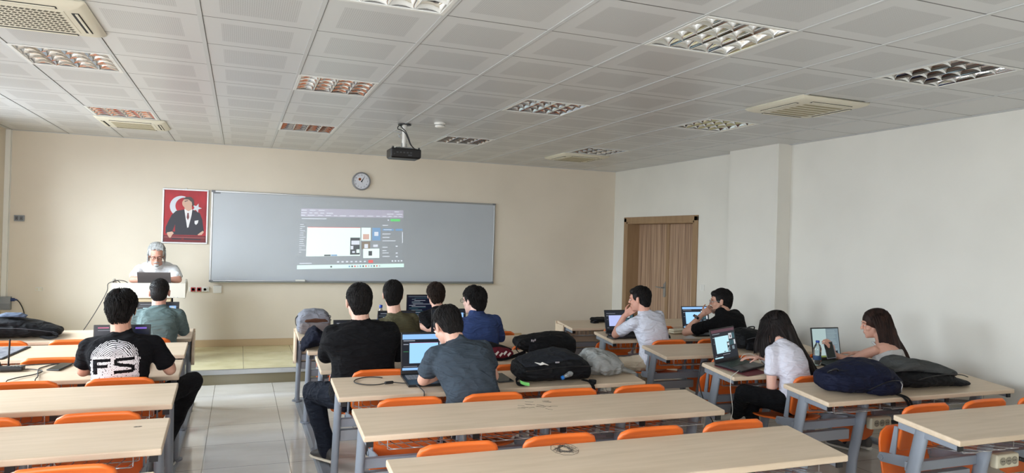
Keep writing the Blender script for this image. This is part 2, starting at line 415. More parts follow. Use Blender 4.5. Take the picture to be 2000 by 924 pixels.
# chair positions inside a desk row: first centre offset and pitch
def wire_basket_bm():
    q = MB()
    a = Vector((0, -.05, .58)); n = Vector((0, -.37, .632))
    xs = [-.19+.0543*k for k in range(8)]
    for k in range(0, 8, 2):
        x0, x1 = xs[k], xs[k+1]
        q.tube([(x0, -.05, .70), (x0, -.045, .60), (x0, -.06, .58), (x0, -.36, .63), (x0+.008, -.372, .632), (x1-.008, -.372, .632), (x1, -.36, .63), (x1, -.06, .58), (x1, -.045, .60), (x1, -.05, .70)], .0028, 5)
    for y, z in ((-.10, .583), (-.33, .622)):
        q.tube([(-.205, y, .71), (-.205, y, z), (-.195, y, z-.004), (.195, y, z-.004), (.205, y, z), (.205, y, .71)], .0028, 5)
    return q
_wb = None
def desk(x0, y, w, seats, label, legs=None, panel=False, off=.34, pitch=.508, group=None, flip=False):
    """x0 left end, y far edge, w width; seats = number of seats; flip: the first seat is counted from the right end"""
    global _wb
    t = empty('student_desk', (x0, y, 0), 0, label, 'desk', group)
    q = MB(); th = .032
    x_a, x_b = 0, w
    q.hexa([(x_a, -DEP, ZN_-th), (x_b, -DEP, ZN_-th), (x_b, 0, ZF_-th), (x_a, 0, ZF_-th), (x_a, -DEP, ZN_), (x_b, -DEP, ZN_), (x_b, 0, ZF_), (x_a, 0, ZF_)])
    q.build('desktop', M_desk, t, bevel=.007, seg=3)
    cs = [off + pitch*k for k in range(seats)]
    if flip: cs = [w-c for c in cs][::-1]
    lx = [.035] + [(cs[k]+cs[k+1])/2 for k in range(seats-1)] + [w-.035]
    for x in lx:
        q = MB()
        rings = []
        for yy, zz in ((-.165, .725), (-.155, .66), (-.12, .5), (-.09, .35), (-.06, .2), (-.045, .035)):
            rings.append([Vector((x+.024*math.cos(a), yy+.043*math.sin(a), zz)) for a in [2*PI*k/16 for k in range(16)]])
        q.loft(rings); q.cyl((x, -.045, .037), .05, .012, 20)
        lg = q.build('leg', M_metal, t, smooth='auto')
        q = MB(); n_ = -.385; f_ = -.02
        q.hexa([(x-.017, n_, desk_z(n_)-.032-.032), (x+.017, n_, desk_z(n_)-.032-.032), (x+.017, f_, desk_z(f_)-.075), (x-.017, f_, desk_z(f_)-.075),
                (x-.017, n_, desk_z(n_)-.033), (x+.017, n_, desk_z(n_)-.033), (x+.017, f_, desk_z(f_)-.033), (x-.017, f_, desk_z(f_)-.033)])
        s_ = q.build('top_bracket', M_metal, lg, bevel=.003)
        q = MB(); q.box(x-.018, x+.018, n_-.008, n_+.002, desk_z(n_)-.066, desk_z(n_)-.033); q.build('end_cap', M_black, lg)
    q = MB(); q.box(.03, w-.03, -.098, -.058, .45, .505)
    if seats > 0: q.build('crossbeam', M_metal, t, bevel=.004)
    q = MB(); q.box(.06, .52, -.10, -.05, .36, .43)
    q.build('cable_tray', mat('tray_grey', srgb(142, 146, 152), .5, .2), t, bevel=.004)
    if _wb is None:
        o = wire_basket_bm().build('wire_basket', M_wire, t, smooth=True); _wb = o.data; o.location = (cs[0], 0, 0); rest = cs[1:]
    else: rest = cs
    for c in rest:
        o = bpy.data.objects.new('wire_basket', _wb); COL.objects.link(o); o.parent = t; o.location = (c, 0, 0)
    if panel:
        q = MB(); q.box(-.012, w+.012, .004, .022, .40, .755); q.build('front_panel', M_desk, t, bevel=.002)
        for xx in (-.014, w-.004): 
            q = MB(); q.box(xx, xx+.018, -.20, .004, .44, .727 ); q.build('side_panel', M_desk, t, bevel=.002)
    return t, cs

def seat_grid(w, h, nu, nv, fn, r=.07):
    """rounded rectangle in (u, v) mapped by fn(u, v) -> point"""
    q = MB(); vs = []
    for j in range(nv+1):
        v = -h/2 + h*j/nv
        # half width at this height with rounded corners
        d = h/2 - abs(v)
        hw = w/2 - (r - math.sqrt(max(0, r*r-(r-d)**2)) if d < r else 0)
        for i in range(nu+1):
            u = -hw + 2*hw*i/nu
            vs.append(fn(u, v))
    fs = [(j*(nu+1)+i, j*(nu+1)+i+1, (j+1)*(nu+1)+i+1, (j+1)*(nu+1)+i) for j in range(nv) for i in range(nu)]
    q.add(vs, fs); return q
def _back(u, v):
    z = .645 + v                         # .50 .. .79
    t = (z-.5)/.29
    y = .125 - .055*t + .10*(u/.2)**2*-.25
    if t > .86: y -= (t-.86)**2*1.3; 
    return (u, y, z)
def _seat(u, v):                         # local: hinge at v=-h/2
    t = (v+.19)/.38
    z = .012*math.cos(t*PI*1.3) - .012 - .9*max(0, t-.85)**2 + .25*u*u
    return (u, v+.19, z)
CHAIR = {}
def chair(x, y, label, open_=False, group=None):
    t = empty('tip_up_chair', (x, y, 0), 0, label, 'chair', group)
    def part(key, make, name, m, parent, loc=(0, 0, 0), rot=(0, 0, 0), solid=None, smooth=True):
        if key not in CHAIR:
            o = make().build(name, m, parent, smooth=smooth); CHAIR[key] = o.data
        else:
            o = bpy.data.objects.new(name, CHAIR[key]); COL.objects.link(o); o.parent = parent
        o.location = loc; o.rotation_euler = rot
        if solid:
            s = o.modifiers.new('s', 'SOLIDIFY'); s.thickness = solid; s.offset = 0
            b = o.modifiers.new('b', 'BEVEL'); b.width = solid*.4; b.segments = 2; b.limit_method = 'ANGLE'; b.angle_limit = 1.0
        return o
    part('back', lambda: seat_grid(.385, .29, 14, 14, _back, .055), 'backrest', M_orange, t, solid=.024)
    s = part('seat', lambda: seat_grid(.41, .38, 12, 12, _seat, .09), 'seat', M_orange, t, (0, .165, .44 if open_ else .275), (0 if open_ else math.radians(88), 0, 0) if open_ else (math.radians(86), 0, 0), solid=.014)
    if open_: s.location = (0, .14, .445)
    else: s.location = (0, .175, .245)
    def _strip():
        q = MB()
        q.box(-.05, .05, .02, .30, -.05, -.03)
        return q
    part('strip', _strip, 'seat_rail', M_metal, s, smooth=False)
    for sx_ in (-.205, .205):
        def _br():
            q = MB()
            q.prism([(-.004, -.056, .51), (-.004, -.056, .44), (-.004, .19, .42), (-.004, .215, .44), (-.004, .20, .475), (-.004, .03, .50)], (.008, 0, 0))
            q.prism([(-.004, .09, .49), (-.004, .13, .49), (-.004, .10, .66), (-.004, .075, .66)], (.008, 0, 0))
            q.cyl((0, .185, .447), .014, .022, 14, 'x')
            return q
        part('br', _br, 'hinge_bracket', M_metal, t, (sx_, 0, 0), smooth=False)
    return t

# centre block: six rows, nearest first
C_ROWS = [(.846, -1.168, 2.175), (.838, -.240, 2.18), (.828, .640, 2.18), (.815, 1.533, 2.18), (.80, 2.40, 2.18), (.787, 3.25, 2.18)]
L_ROWS = [(-.05, -1.07, 2.18), (-.067, -.198, 2.18), (-.095, .697, 2.18), (-.123, 1.556, 2.17), (-.146, 2.44, 2.16), (-.153, 3.36, 2.16)]
R_ROWS = [(3.82, -1.145, 1.80), (3.828, -.244, 1.79), (3.775, .625, 1.80), (3.79, 1.56, 1.80), (3.80, 2.54, 1.80), (3.82, 3.52, 1.80)]
DESKS = {}
c_names = ['birch desk nearest the camera, with a dark pencil drawing on it',
           'birch desk with faint pencil scribbles, second nearest of the centre rows',
           'birch desk holding the big open laptop, black backpack and grey jacket',
           'birch desk in the centre rows where the broad person in black sits',
           'birch desk in the centre rows under the dark jacket and upright black backpack',
           'front-row birch desk with a board panel, grey and brown backpack on its end']
l_names = ['birch desk at the lower left corner of the picture, only its corner showing',
           'empty birch desk lowest of the left desks, small dark mark near its end',
           'empty birch desk directly behind the person in the fingerprint shirt',
           'birch desk with the router and phone, under the arms of the fingerprint shirt wearer',
           'birch desk holding the flat magazine, one row behind the black bag',
           'front-row birch desk under the flat black bag and the lecturer stand']
r_names = ['birch desk cut off by the right edge of the picture, three-socket strip below it',
           'birch desk under the navy backpack and the grey and black backpack',
           'birch desk where the two long-haired people sit with laptops',
           'birch desk with the black backpack behind the girl in the white shirt',
           'birch desk shared by the white T-shirt man and the man in black with glasses',
           'front-row birch desk nearest the door with a thin black bag on it']
CC = {}
for k, (x, y, w) in enumerate(C_ROWS):
    DESKS['c', k], cs = desk(x, y, w, 4, c_names[k], panel=(k == 5), off=.342, group='centre rows of desks'); CC['c', k] = [x+c for c in cs]
for k, (x1, y, w) in enumerate(L_ROWS):
    DESKS['l', k], cs = desk(x1-w, y, w, 4, l_names[k], panel=(k == 5), off=.33, pitch=.517, group='left rows of desks', flip=True); CC['l', k] = [x1-w+c for c in cs][::-1]
for k, (x, y, w) in enumerate(R_ROWS):
    DESKS['r', k], cs = desk(x, y, w, 3, r_names[k], panel=(k == 5), off=.34, pitch=.515, group='right rows of desks'); CC['r', k] = [x+c for c in cs]
row_c = ['nearest centre desk', 'scribbled centre desk', 'desk with the grey jacket', 'desk of the broad person', 'desk under the dark jacket']
row_l = ['corner desk at lower left', 'lowest full desk at left', 'desk behind the fingerprint shirt', 'router desk', 'magazine desk']
row_r = ['desk at the right edge', 'desk under the navy backpack', 'desk of the long-haired pair', 'desk behind the man with glasses', "white T-shirt man's desk"]
ords = ['first', 'second', 'third', 'fourth']
SIT = {('l', 2, 0): 'the fingerprint shirt', ('l', 4, 0): 'the sage green top', ('c', 2, 0): 'the broad person in black', ('c', 1, 1): 'the slate grey T-shirt', ('c', 3, 1): 'the olive green T-shirt',
       ('c', 3, 2): 'the blue shirt', ('c', 4, 2): 'the black T-shirt by the tall dark screen', ('r', 3, 0): 'the white T-shirt man', ('r', 3, 2): 'the man in black with thin glasses', ('r', 1, 0): 'the girl with straight dark hair', ('r', 1, 2): 'the person with long wavy hair'}
OCC = {('l', 2, 0), ('l', 4, 0), ('c', 2, 0), ('c', 1, 1), ('c', 3, 1), ('c', 3, 2), ('c', 4, 2), ('r', 3, 0), ('r', 3, 2), ('r', 1, 0), ('r', 1, 2)}
for k in range(5):
    for blk, rows, names, n in (('c', C_ROWS, row_c, 4), ('l', L_ROWS, row_l, 4), ('r', R_ROWS, row_r, 3)):
        for q_, xc in enumerate(CC[blk, k]):
            if blk == 'l' and xc < [-.9, -1.2, -1.6, -1.6, -2.2][k]: continue
            occ = (blk, k, q_) in OCC
            lab = 'orange tip-up chair beyond the %s, %s from its %s end' % (names[k], ords[q_], 'aisle' if blk != 'r' else 'left')
            if occ: lab = 'orange chair under the wearer of %s' % SIT[blk, k, q_] if 'shirt' in SIT[blk, k, q_] or 'top' in SIT[blk, k, q_] else 'orange chair under %s' % SIT[blk, k, q_]
            chair(xc, rows[k][1], lab, occ, 'orange tip-up chairs')

# floor rails that the legs stand on
def rail(x, y0, y1, label):
    t = empty('floor_rail', (x, (y0+y1)/2, 0), 0, label, 'rail')
    L = (y1-y0)/2
    q = MB(); q.prism([(-.055, -L, 0), (.055, -L, 0), (.048, -L, .022), (.03, -L, .03), (-.03, -L, .03), (-.048, -L, .022)], (0, 2*L, 0))
    q.build('rail_body', M_metal, t)
    q = MB()
    for s_ in (-1, 1): q.box(-.056, .056, s_*L-.004, s_*L+.004, 0, .031)
    q.build('rail_end', M_black, t)
rail(-.195, -1.9, 3.5, 'grey steel floor rail under the aisle ends of the left desks')
rail(-1.23, -1.9, 3.5, 'grey steel floor rail under the middle of the left desks')
rail(.862, -2.3, 3.35, 'grey steel floor rail along the aisle under the centre desk ends')
rail(1.925, -2.3, 3.35, 'grey steel floor rail under the middle of the centre desks')
rail(2.975, -2.3, 3.35, 'grey steel floor rail under the far ends of the centre desks')
rail(3.845, -2.3, 3.65, 'grey steel floor rail under the near ends of the right desks')
rail(5.585, -2.3, 3.65, 'grey steel floor rail by the right wall under the desk ends')

# three-socket strips on the crossbeams of two right desks
def power_strip(x, y, z, label):
    t = empty('power_strip', (x, y, z), 0, label, 'socket')
    q = MB(); q.box(-.10, .10, -.05, 0, -.045, .04); q.build('housing', M_ivory, t, bevel=.012, seg=3)
    for k in (-1, 0, 1):
        q = MB(); q.lathe([(.022, .0), (.024, .003), (.019, .003), (.018, -.0), (.0179, .001)], (k*.052, -.0515, 0), 20, ax='y'); q.cyl((k*.052, -.0505, 0), .018, .003, 20, 'y'); so = q.build('socket', mat('socket_grey', srgb(150, 144, 128), .5), t, smooth='auto')
        q = MB()
        for s_ in (-.008, .008): q.cyl((k*.052+s_, -.053, 0), .0035, .002, 8, 'y')
        q.build('pin_hole', M_dark, so)
    return t
power_strip(4.60, -.345, .47, 'ivory three-socket strip on the beam below the navy backpack')
power_strip(4.60, -1.245, .47, 'ivory three-socket strip under the desk cut by the right edge')
# black cable sleeve beside the strips
M_cable = mat('black_cable', srgb(20, 20, 22), .5)
def cord(pts, r, label, m=None, name='cable', n=6, sub=6):
    # smooth through the points (catmull-rom)
    P_ = [Vector(p) for p in pts]; out = []
    for i in range(len(P_)-1):
        a, b_, c, d = P_[max(i-1, 0)], P_[i], P_[i+1], P_[min(i+2, len(P_)-1)]
        for k in range(sub):
            t = k/sub
            out.append(.5*((2*b_)+(c-a)*t+(2*a-5*b_+4*c-d)*t*t+(3*b_-a-3*c+d)*t**3))
    out.append(P_[-1])
    q = MB(); q.tube(out, r, n); o = q.build(name, m or M_cable, smooth=True)
    return tag(o, label, 'cable')
cord([(4.712, -.38, .465), (4.80, -.43, .475), (4.93, -.44, .47), (5.1, -.44, .46), (5.3, -.44, .45), (5.5, -.44, .45)], .014, 'thick black cable running right from the strip below the navy backpack')
cord([(4.712, -1.28, .47), (4.80, -1.33, .45), (4.93, -1.34, .47), (5.05, -1.34, .485), (5.3, -1.34, .48), (5.5, -1.34, .46)], .014, 'thick black cable by the strip under the edge desk')

# power sockets etc. on the walls are below with the room equipment
# ------------------------------------------------------------------ ceiling equipment
M_mirror = mat('mirror_louvre', srgb(225, 225, 225), 0.07, 1.0)
M_white_tube = mat('fluorescent_tube_off', srgb(235, 235, 230), .35)
_proto = None
l_labels = {(-2, -2): 'louvred ceiling light behind the large air conditioner', (-2, 2): 'louvred ceiling light at upper left beside the large air conditioner', (-2, 6): 'louvred ceiling light touching the slim air conditioner at left',
 (1, -2): 'louvred ceiling light cut by the top edge of the picture', (1, 2): 'louvred ceiling light above the framed portrait and clock, nearer of the two', (1, 6): 'small-looking louvred ceiling light above the clock, farther of the two',
 (4, -2): 'large-looking mirror louvred ceiling light at upper right centre', (4, 2): 'louvred ceiling light right of the smoke detector', (4, 6): 'louvred ceiling light just right of the projector',
 (7, -2): 'dark louvred ceiling light nearest the right wall', (7, 2): 'louvred ceiling light left of the right-hand air conditioner', (7, 6): 'louvred ceiling light above the door, beside the far air conditioner'}
def ceiling_light():
    t = empty('ceiling_light')
    q = MB()      # frame lip
    for a in ((-.295, .295, -.295, -.272), (-.295, .295, .272, .295), (-.295, -.272, -.272, .272), (.272, .295, -.272, .272)): q.box(*a, -.004, .004)
    q.build('frame', mat('light_frame', srgb(226, 226, 222), .35), t, bevel=.0015)
    q = MB()      # housing
    q.add([(-.29, -.29, .002), (.29, -.29, .002), (.29, .29, .002), (-.29, .29, .002), (-.29, -.29, .12), (.29, -.29, .12), (.29, .29, .12), (-.29, .29, .12)], [(4, 5, 6, 7), (0, 4, 5, 1), (1, 5, 6, 2), (2, 6, 7, 3), (3, 7, 4, 0)])
    q.build('housing', mat('housing_white', srgb(190, 188, 184), .4), t)
    q = MB()      # louvre: V shaped reflector bars along y (cells .136 wide) and curved cross blades along x
    cw = .544/4
    for k in range(5):
        x = -.272 + cw*k; a = .030 if 0 < k < 4 else .015
        xa, xb = max(x-a, -.272), min(x+a, .272)
        for s_, e_ in ((-.272, .272),):
            pr = [(x, 0)] + [(x+(xb-x)*u, .055*u**1.7) for u in (.35, .7, 1)] + [(x+(xa-x)*u, .055*u**1.7) for u in (1, .7, .35)]
            q.prism([(px, s_, pz) for px, pz in pr], (0, e_-s_, 0))
    for c in range(4):
        xl = -.272 + cw*c; xr = xl+cw
        for k in range(5):
            y = -.272 + cw*k
            rings = []
            for u in range(7):
                t_ = u/6; x = xl + (xr-xl)*t_; lift = .012*math.sin(PI*t_)
                h = .048; wdt = .017
                ya, yb = max(y-wdt, -.272), min(y+wdt, .272)
                rings.append([(x, y, lift), (x, yb-(yb-y)*.5, .014+lift*.6), (x, yb, h), (x, ya, h), (x, ya+(y-ya)*.5, .014+lift*.6)])
            q.loft(rings)
    q.build('louvre', M_mirror, t, smooth='auto')
    for k in range(4):
        x = -.272+cw*(k+.5)
        q = MB(); q.tube([(x, -.27, .085), (x, .27, .085)], .0085, 10); q.build('lamp_tube', M_white_tube, t, smooth=True)
    return t
for (i, j) in LIGHTS:
    if _proto is None: _proto = o = ceiling_light()
    else: o = copy_tree(_proto)
    o.location = (i*.6+.3, j*.6+.3, H-.002)
    tag(o, l_labels[(i, j)], 'ceiling light', 'louvred ceiling lights')

M_acg = mat('ac_ivory', srgb(222, 217, 198), .42)
def cassette():
    t = empty('air_conditioner')
    q = MB(); s = .335
    def sq(r, z, c=.03): return [(x*r, y*r, z) for x, y in ((-1+c, -1), (1-c, -1), (1, -1+c), (1, 1-c), (1-c, 1), (-1+c, 1), (-1, 1-c), (-1, -1+c))]
    rings = [sq(s, 0), sq(s+.004, -.008), sq(s-.01, -.022), sq(s-.04, -.034, .05), sq(s-.115, -.038, .08)]
    n = 8; q.loft(rings, cap=False)
    q.build('panel_frame', M_acg, t, smooth='auto')
    # outlets: four dark slots with flaps
    for a in range(4):
        R = Matrix.Rotation(a*PI/2, 4, 'Z')
        q = MB(); q.M = R; q.box(-.20, .20, -.287, -.252, -.0375, -.030); f = q.build('air_outlet', M_dark, t)
        q = MB(); q.M = R; q.box(-.195, .195, -.283, -.268, -.042, -.0365); q.build('flap', M_acg, f, bevel=.002)
    q = MB(); q.box(-.225, .225, -.225, .225, -.040, -.028); g = q.build('grille', M_acg, t, bevel=.006)
    q = MB(); n = 15; m_ = 9
    for b_ in range(m_):
        y = -.19 + .38*b_/(m_-1)
        for k in range(n):
            x = -.19+.38*k/(n-1); R = rot_z(.5)
            q.box(x-.009, x+.009, y-.014, y+.014, -.0412, -.0398, R=R)
    q.build('grille_slots', mat('grille_shadow', srgb(92, 86, 70), .7), g)
    return t
def cassette_slat():
    t = cassette()
    for ch in list(t.children):
        if ch.name.startswith('grille'):
            for g in list(ch.children): bpy.data.objects.remove(g)
            q = MB()
            for k in range(6):
                y = -.18+.36*k/5; q.box(-.19, .19, y-.018, y+.014, -.0425, -.0398)
            q.build('grille_slots', mat('grille_tan', srgb(160, 150, 118), .6), ch)
    return t
a_labels = {(-2, 0): 'large-looking ivory ceiling air conditioner with a perforated grille at upper left', (-2, 7): 'ivory ceiling air conditioner near the front left, behind a louvred light',
            (7, 0): 'ivory ceiling air conditioner near the right wall with tan slats', (7, 7): 'ivory ceiling air conditioner above the door corner, farthest at right'}
p1 = None
for (i, j) in ACS:
    o = cassette() if (i, j) == (-2, 0) else (cassette_slat() if p1 is None else copy_tree(p1))
    if (i, j) != (-2, 0) and p1 is None: p1 = o
    o.location = (i*.6+.32, j*.6+.345, H); tag(o, a_labels[(i, j)], 'air conditioner', 'ceiling air conditioners')

# smoke detector
t = empty('smoke_detector', (2.10, 2.78, H), 0, 'white round smoke detector on the ceiling right of the projector', 'smoke detector')
q = MB(); q.lathe([(.055, 0), (.058, -.012), (.055, -.02)], n=28); q.build('base', M_white, t, smooth='auto')
q = MB(); q.lathe([(.048, -.02), (.050, -.034), (.046, -.045), (.03, -.052), (.0, -.053)], n=28); q.build('sensor', M_white, t, smooth='auto')
q = MB(); q.lathe([(.0505, -.024), (.0512, -.027), (.0505, -.030)], n=28); q.build('vent_ring', mat('vent_grey', srgb(120, 120, 118), .5), t)
# projector hanging from its pole
px, py = 1.80, 3.06
t = empty('projector', (px, py, H), 0, 'black projector hanging from a white ceiling pole', 'projector')
q = MB(); q.cyl((0, 0, -.006), .068, .010, 28); q.build('ceiling_plate', M_black, t, smooth='auto')
q = MB(); q.cyl((0, 0, -.10), .024, .19, 20); q.cyl((0, 0, -.19), .019, .10, 20); q.build('pole', M_white, t, smooth='auto')
q = MB(); q.box(-.05, .05, -.05, .05, -.252, -.245); q.box(-.03, .03, -.004, .004, -.26, -.20); q.tube([(-.05, -.05, -.25), (-.11, -.09, -.262)], .008); q.tube([(.05, -.05, -.25), (.11, -.09, -.262)], .008); q.build('mount', M_alu, t)
q = MB(); a, d, z0, z1 = .158, .115, -.365, -.262
q.loft([[(-a*.93, -d*.92, z0), (a*.93, -d*.92, z0), (a*.93, d*.92, z0), (-a*.93, d*.92, z0)], [(-a, -d, z0+.02), (a, -d, z0+.02), (a, d, z0+.02), (-a, d, z0+.02)],
        [(-a, -d, z1-.012), (a, -d, z1-.012), (a, d, z1-.012), (-a, d, z1-.012)], [(-a*.96, -d*.96, z1), (a*.96, -d*.96, z1), (a*.96, d*.96, z1), (-a*.96, d*.96, z1)]])
bo = q.build('body', mat('projector_black', srgb(17, 17, 19), .4), t, bevel=.012, seg=3)
q = MB(); q.cyl((-.08, d+.01, -.31), .032, .03, 24, 'y'); q.build('lens', mat('lens_glass', srgb(20, 24, 34), .05), bo, smooth='auto')
q = MB()
for k in range(5): q.box(-.10+.035*k, -.08+.035*k, -d-.003, -d+.002, -.315, -.30)
q.box(.02, .06, -d-.003, -d+.002, -.34, -.325); q.cyl((-.12, -d, -.325), .006, .006, 10, 'y'); q.build('port', mat('port_grey', srgb(60, 62, 66), .5), bo)
for sx_ in (-1, 1):
    q = MB(); q.cyl((sx_*.135, -.095, z1+.006), .01, .018, 12); q.build('foot', M_black, bo)
def loose(pts, r, name, par, m=M_cable, sub=6):
    P_ = [Vector(p) for p in pts]; out = []
    for i in range(len(P_)-1):
        a, b_, c, d = P_[max(i-1, 0)], P_[i], P_[i+1], P_[min(i+2, len(P_)-1)]
        for k in range(sub):
            u = k/sub; out.append(.5*((2*b_)+(c-a)*u+(2*a-5*b_+4*c-d)*u*u+(3*b_-a-3*c+d)*u**3))
    out.append(P_[-1]); q = MB(); q.tube(out, r, 6); return q.build(name, m, par, smooth=True)
loose([(-.03, 0, -.01), (-.07, -.03, -.03), (-.075, -.03, -.06), (-.03, -.04, -.075), (.0, -.045, -.10), (.03, -.05, -.16), (.05, -.06, -.21), (.08, -.08, -.25)], .005, 'cable', t)
loose([(-.02, 0, -.01), (-.05, -.03, -.02), (-.03, -.04, -.05), (.0, -.05, -.08), (.03, -.055, -.14), (.06, -.065, -.22), (.10, -.10, -.27)], .005, 'cable', t)
loose([(-.10, .02, -.085), (-.03, .0, -.09), (-.06, 0, -.13), (-.03, .0, -.15), (-.07, .01, -.11)], .004, 'cable', t, M_alu)
# ------------------------------------------------------------------ people
def remesh(mb, name, m, parent, origin, voxel=.006, smooth=3, disp=None, sf=.5):
    me = bpy.data.meshes.new(name); me.from_pydata([tuple(Vector(v)-origin) for v in mb.v], [], mb.f); me.update()
    o = bpy.data.objects.new(name, me); COL.objects.link(o)
    r = o.modifiers.new('r', 'REMESH'); r.mode = 'VOXEL'; r.voxel_size = voxel; r.use_smooth_shade = True
    if smooth: s = o.modifiers.new('s', 'SMOOTH'); s.factor = sf; s.iterations = smooth
    dg = bpy.context.evaluated_depsgraph_get()
    nm = bpy.data.meshes.new_from_object(o.evaluated_get(dg))
    o.modifiers.clear(); o.data = nm; nm.name = name; bpy.data.meshes.remove(me)
    nm.materials.clear()
    for x in (m if isinstance(m, (list, tuple)) else [m]): nm.materials.append(x)
    if disp:
        import array
        n = len(nm.vertices); co = [0.0]*(3*n); nm.vertices.foreach_get('co', co)
        nr = [0.0]*(3*n); nm.vertices.foreach_get('normal', nr)
        for i in range(n):
            d = disp(Vector(co[3*i:3*i+3])+origin, Vector(nr[3*i:3*i+3]))
            for k in range(3): co[3*i+k] += nr[3*i+k]*d
        nm.vertices.foreach_set('co', co); nm.update()
    nm.polygons.foreach_set('use_smooth', [True]*len(nm.polygons))
    if parent is not None: o.parent = parent
    return o
def folds(amp=.006, sc=(7, 7, 13), seed=0.0):
    def f(p, n):
        q = Vector((p.x*sc[0]+seed, p.y*sc[1], p.z*sc[2]+p.x*4))
        a = noise.noise(q); b_ = noise.noise(q*2.3)
        return amp*((1-abs(a)*3)*.6 + .5*b_) - amp*.3
    return f
def skin(col, nm): 
    return mat(nm, col, .55, bump=(300, .05))
def cloth(nm, col, rough=.9, sh=.0):
    if nm in MATS: return MATS[nm]
    m = mat(nm, col, rough, sheen=sh, spec=.2)
    nt, b = nodes_of(m); tc = N(nt, 'ShaderNodeTexCoord'); hs_ = []
    for sc, rot, k in (((5, 5, 13), (.5, .3, 0), 1.0), ((9, 9, 30), (-.7, .5, .4), .45), ((3, 12, 6), (.2, .9, .8), .8)):
        mp = N(nt, 'ShaderNodeMapping'); mp.inputs['Scale'].default_value = sc; mp.inputs['Rotation'].default_value = rot
        nt.links.new(tc.outputs['Object'], mp.inputs[0]); n_ = N(nt, 'ShaderNodeTexNoise', Scale=1.0, Detail=2.0, Distortion=.6); nt.links.new(mp.outputs[0], n_.inputs['Vector'])
        rdg = math_n(nt, 'ABSOLUTE', math_n(nt, 'SUBTRACT', n_.outputs['Fac'], .5)); rdg = math_n(nt, 'POWER', math_n(nt, 'SUBTRACT', 1.0, math_n(nt, 'MULTIPLY', rdg, 4.5, True)), 2.0)
        hs_.append(math_n(nt, 'MULTIPLY', rdg, k))
    h = math_n(nt, 'ADD', math_n(nt, 'ADD', hs_[0], hs_[1]), hs_[2])
    bp = N(nt, 'ShaderNodeBump'); bp.inputs['Strength'].default_value = .55; bp.inputs['Distance'].default_value = .012
    nt.links.new(h, bp.inputs['Height']); nt.links.new(bp.outputs['Normal'], b.inputs['Normal'])
    return m
def hair_mat(nm, c1, c2): 
    return mat(nm, c1, .62, spec=.22, vary=(14, c2, (3, 3, .5), .35, .75))
M_hb = hair_mat('hair_black', srgb(20, 18, 18), srgb(33, 29, 27)); M_hd = hair_mat('hair_dark_brown', srgb(38, 30, 26), srgb(60, 46, 38))
M_hl = hair_mat('hair_long_brown', srgb(34, 24, 22), srgb(62, 42, 34)); M_hs = hair_mat('hair_long_dark', srgb(22, 18, 18), srgb(40, 32, 30)); M_hg = hair_mat('hair_grey', srgb(196, 198, 198), srgb(140, 140, 138))

def head_prims(q, c, R, s=1.0, female=False):
    def P(x, y, z): return Vector(c) + R @ (Vector((x, y, z))*s)
    def E(x, y, z, a, b_, d, R2=None): q.ell(P(x, y, z), (a*s, b_*s, d*s), 18, 12, R if R2 is None else R @ R2)
    w = .97 if female else 1
    E(0, -.012, .030, .076*w, .098, .090)
    E(0, .022, -.045, .060*w, .066, .072)
    E(0, .035, -.075, .046*w, .05, .04)
    q.ell(P(0, .068, -.100), (.020*s, .017*s, .015*s), 12, 8)
    E(0, .075, .028, .050, .020, .014)                 # brow
    q.cap(P(0, .086, .015), P(0, .104, -.022), .008*s, .0115*s, 10)
    for sx in (-1, 1):
        q.ell(P(sx*.010, .097, -.026), (.008*s, .009*s, .007*s), 10, 8)
        E(sx*.034, .054, -.026, .026, .026, .026)      # cheek
        E(sx*.079*w, -.004, -.006, .009, .018, .032, rot_z(sx*.35))
        E(sx*.081*w, -.010, .012, .009, .014, .016, rot_z(sx*.4))
    E(0, .086, -.054, .022, .010, .0065); E(0, .084, -.066, .019, .010, .007)
def rotm(yaw, pitch=0, roll=0): return rot_z(yaw) @ rot_x(-pitch) @ rot_y(roll)

def hand(q, w, d, n, ts, curl=.45, s=1.0, spread=.0215):
    """w wrist, d finger direction, n palm normal, ts thumb side sign along s = d x n"""
    w = Vector(w); d = Vector(d).normalized(); n = Vector(n); n = (n - d*n.dot(d)).normalized(); sd = d.cross(n)
    q.cap(w-d*.02*s, w+d*.02*s, .026*s, .028*s, 12, flat=.72, up=n)
    for k in (-1.5, -.5, .5, 1.5):
        q.cap(w+d*.012*s+sd*k*.012*s, w+d*.085*s+sd*k*.019*s, .0135*s, .0115*s, 8)
    q.ell(w+d*.045*s, (.001, .001, .001))
    L = (.036, .040, .038, .029); full = {-1.5: .9, -.5: 1.0, .5: .95, 1.5: .8}
    for k, l in zip((-1.5, -.5, .5, 1.5), ((L[0], L[1], L[2], L[3]) if ts < 0 else (L[3], L[2], L[1], L[0]))):
        p = w+d*.088*s+sd*k*spread*s; a = 0; dd = (d + sd*k*.05).normalized()
        for j in range(3):
            a += curl*(1.0 + .25*j)*(1 if j else .8)
            v = dd*math.cos(a) + n*math.sin(a)
            p2 = p + v*l*s*(1, .68, .55)[j]
            q.cap(p, p2, (.0088, .0080, .0073)[j]*s, (.0080, .0073, .0062)[j]*s, 8); p = p2
    p = w+d*.022*s+sd*ts*.024*s
    v1 = (d*.62+sd*ts*.72+n*.25).normalized(); p2 = p+v1*.040*s; q.cap(p, p2, .0125*s, .0100*s, 8)
    v2 = (d*.86+sd*ts*.30+n*.38*(1+curl)).normalized(); p3 = p2+v2*.030*s; q.cap(p2, p3, .0100*s, .0088*s, 8)
    v3 = (d*.9+sd*ts*.05+n*.45*(1+curl)).normalized(); q.cap(p3, p3+v3*.024*s, .0088*s, .0070*s, 8)

PALM_D = (0, 0, -1)
def bez(p0, p1, p2, p3, t):
    return p0*(1-t)**3 + p1*3*t*(1-t)**2 + p2*3*t*t*(1-t) + p3*t**3

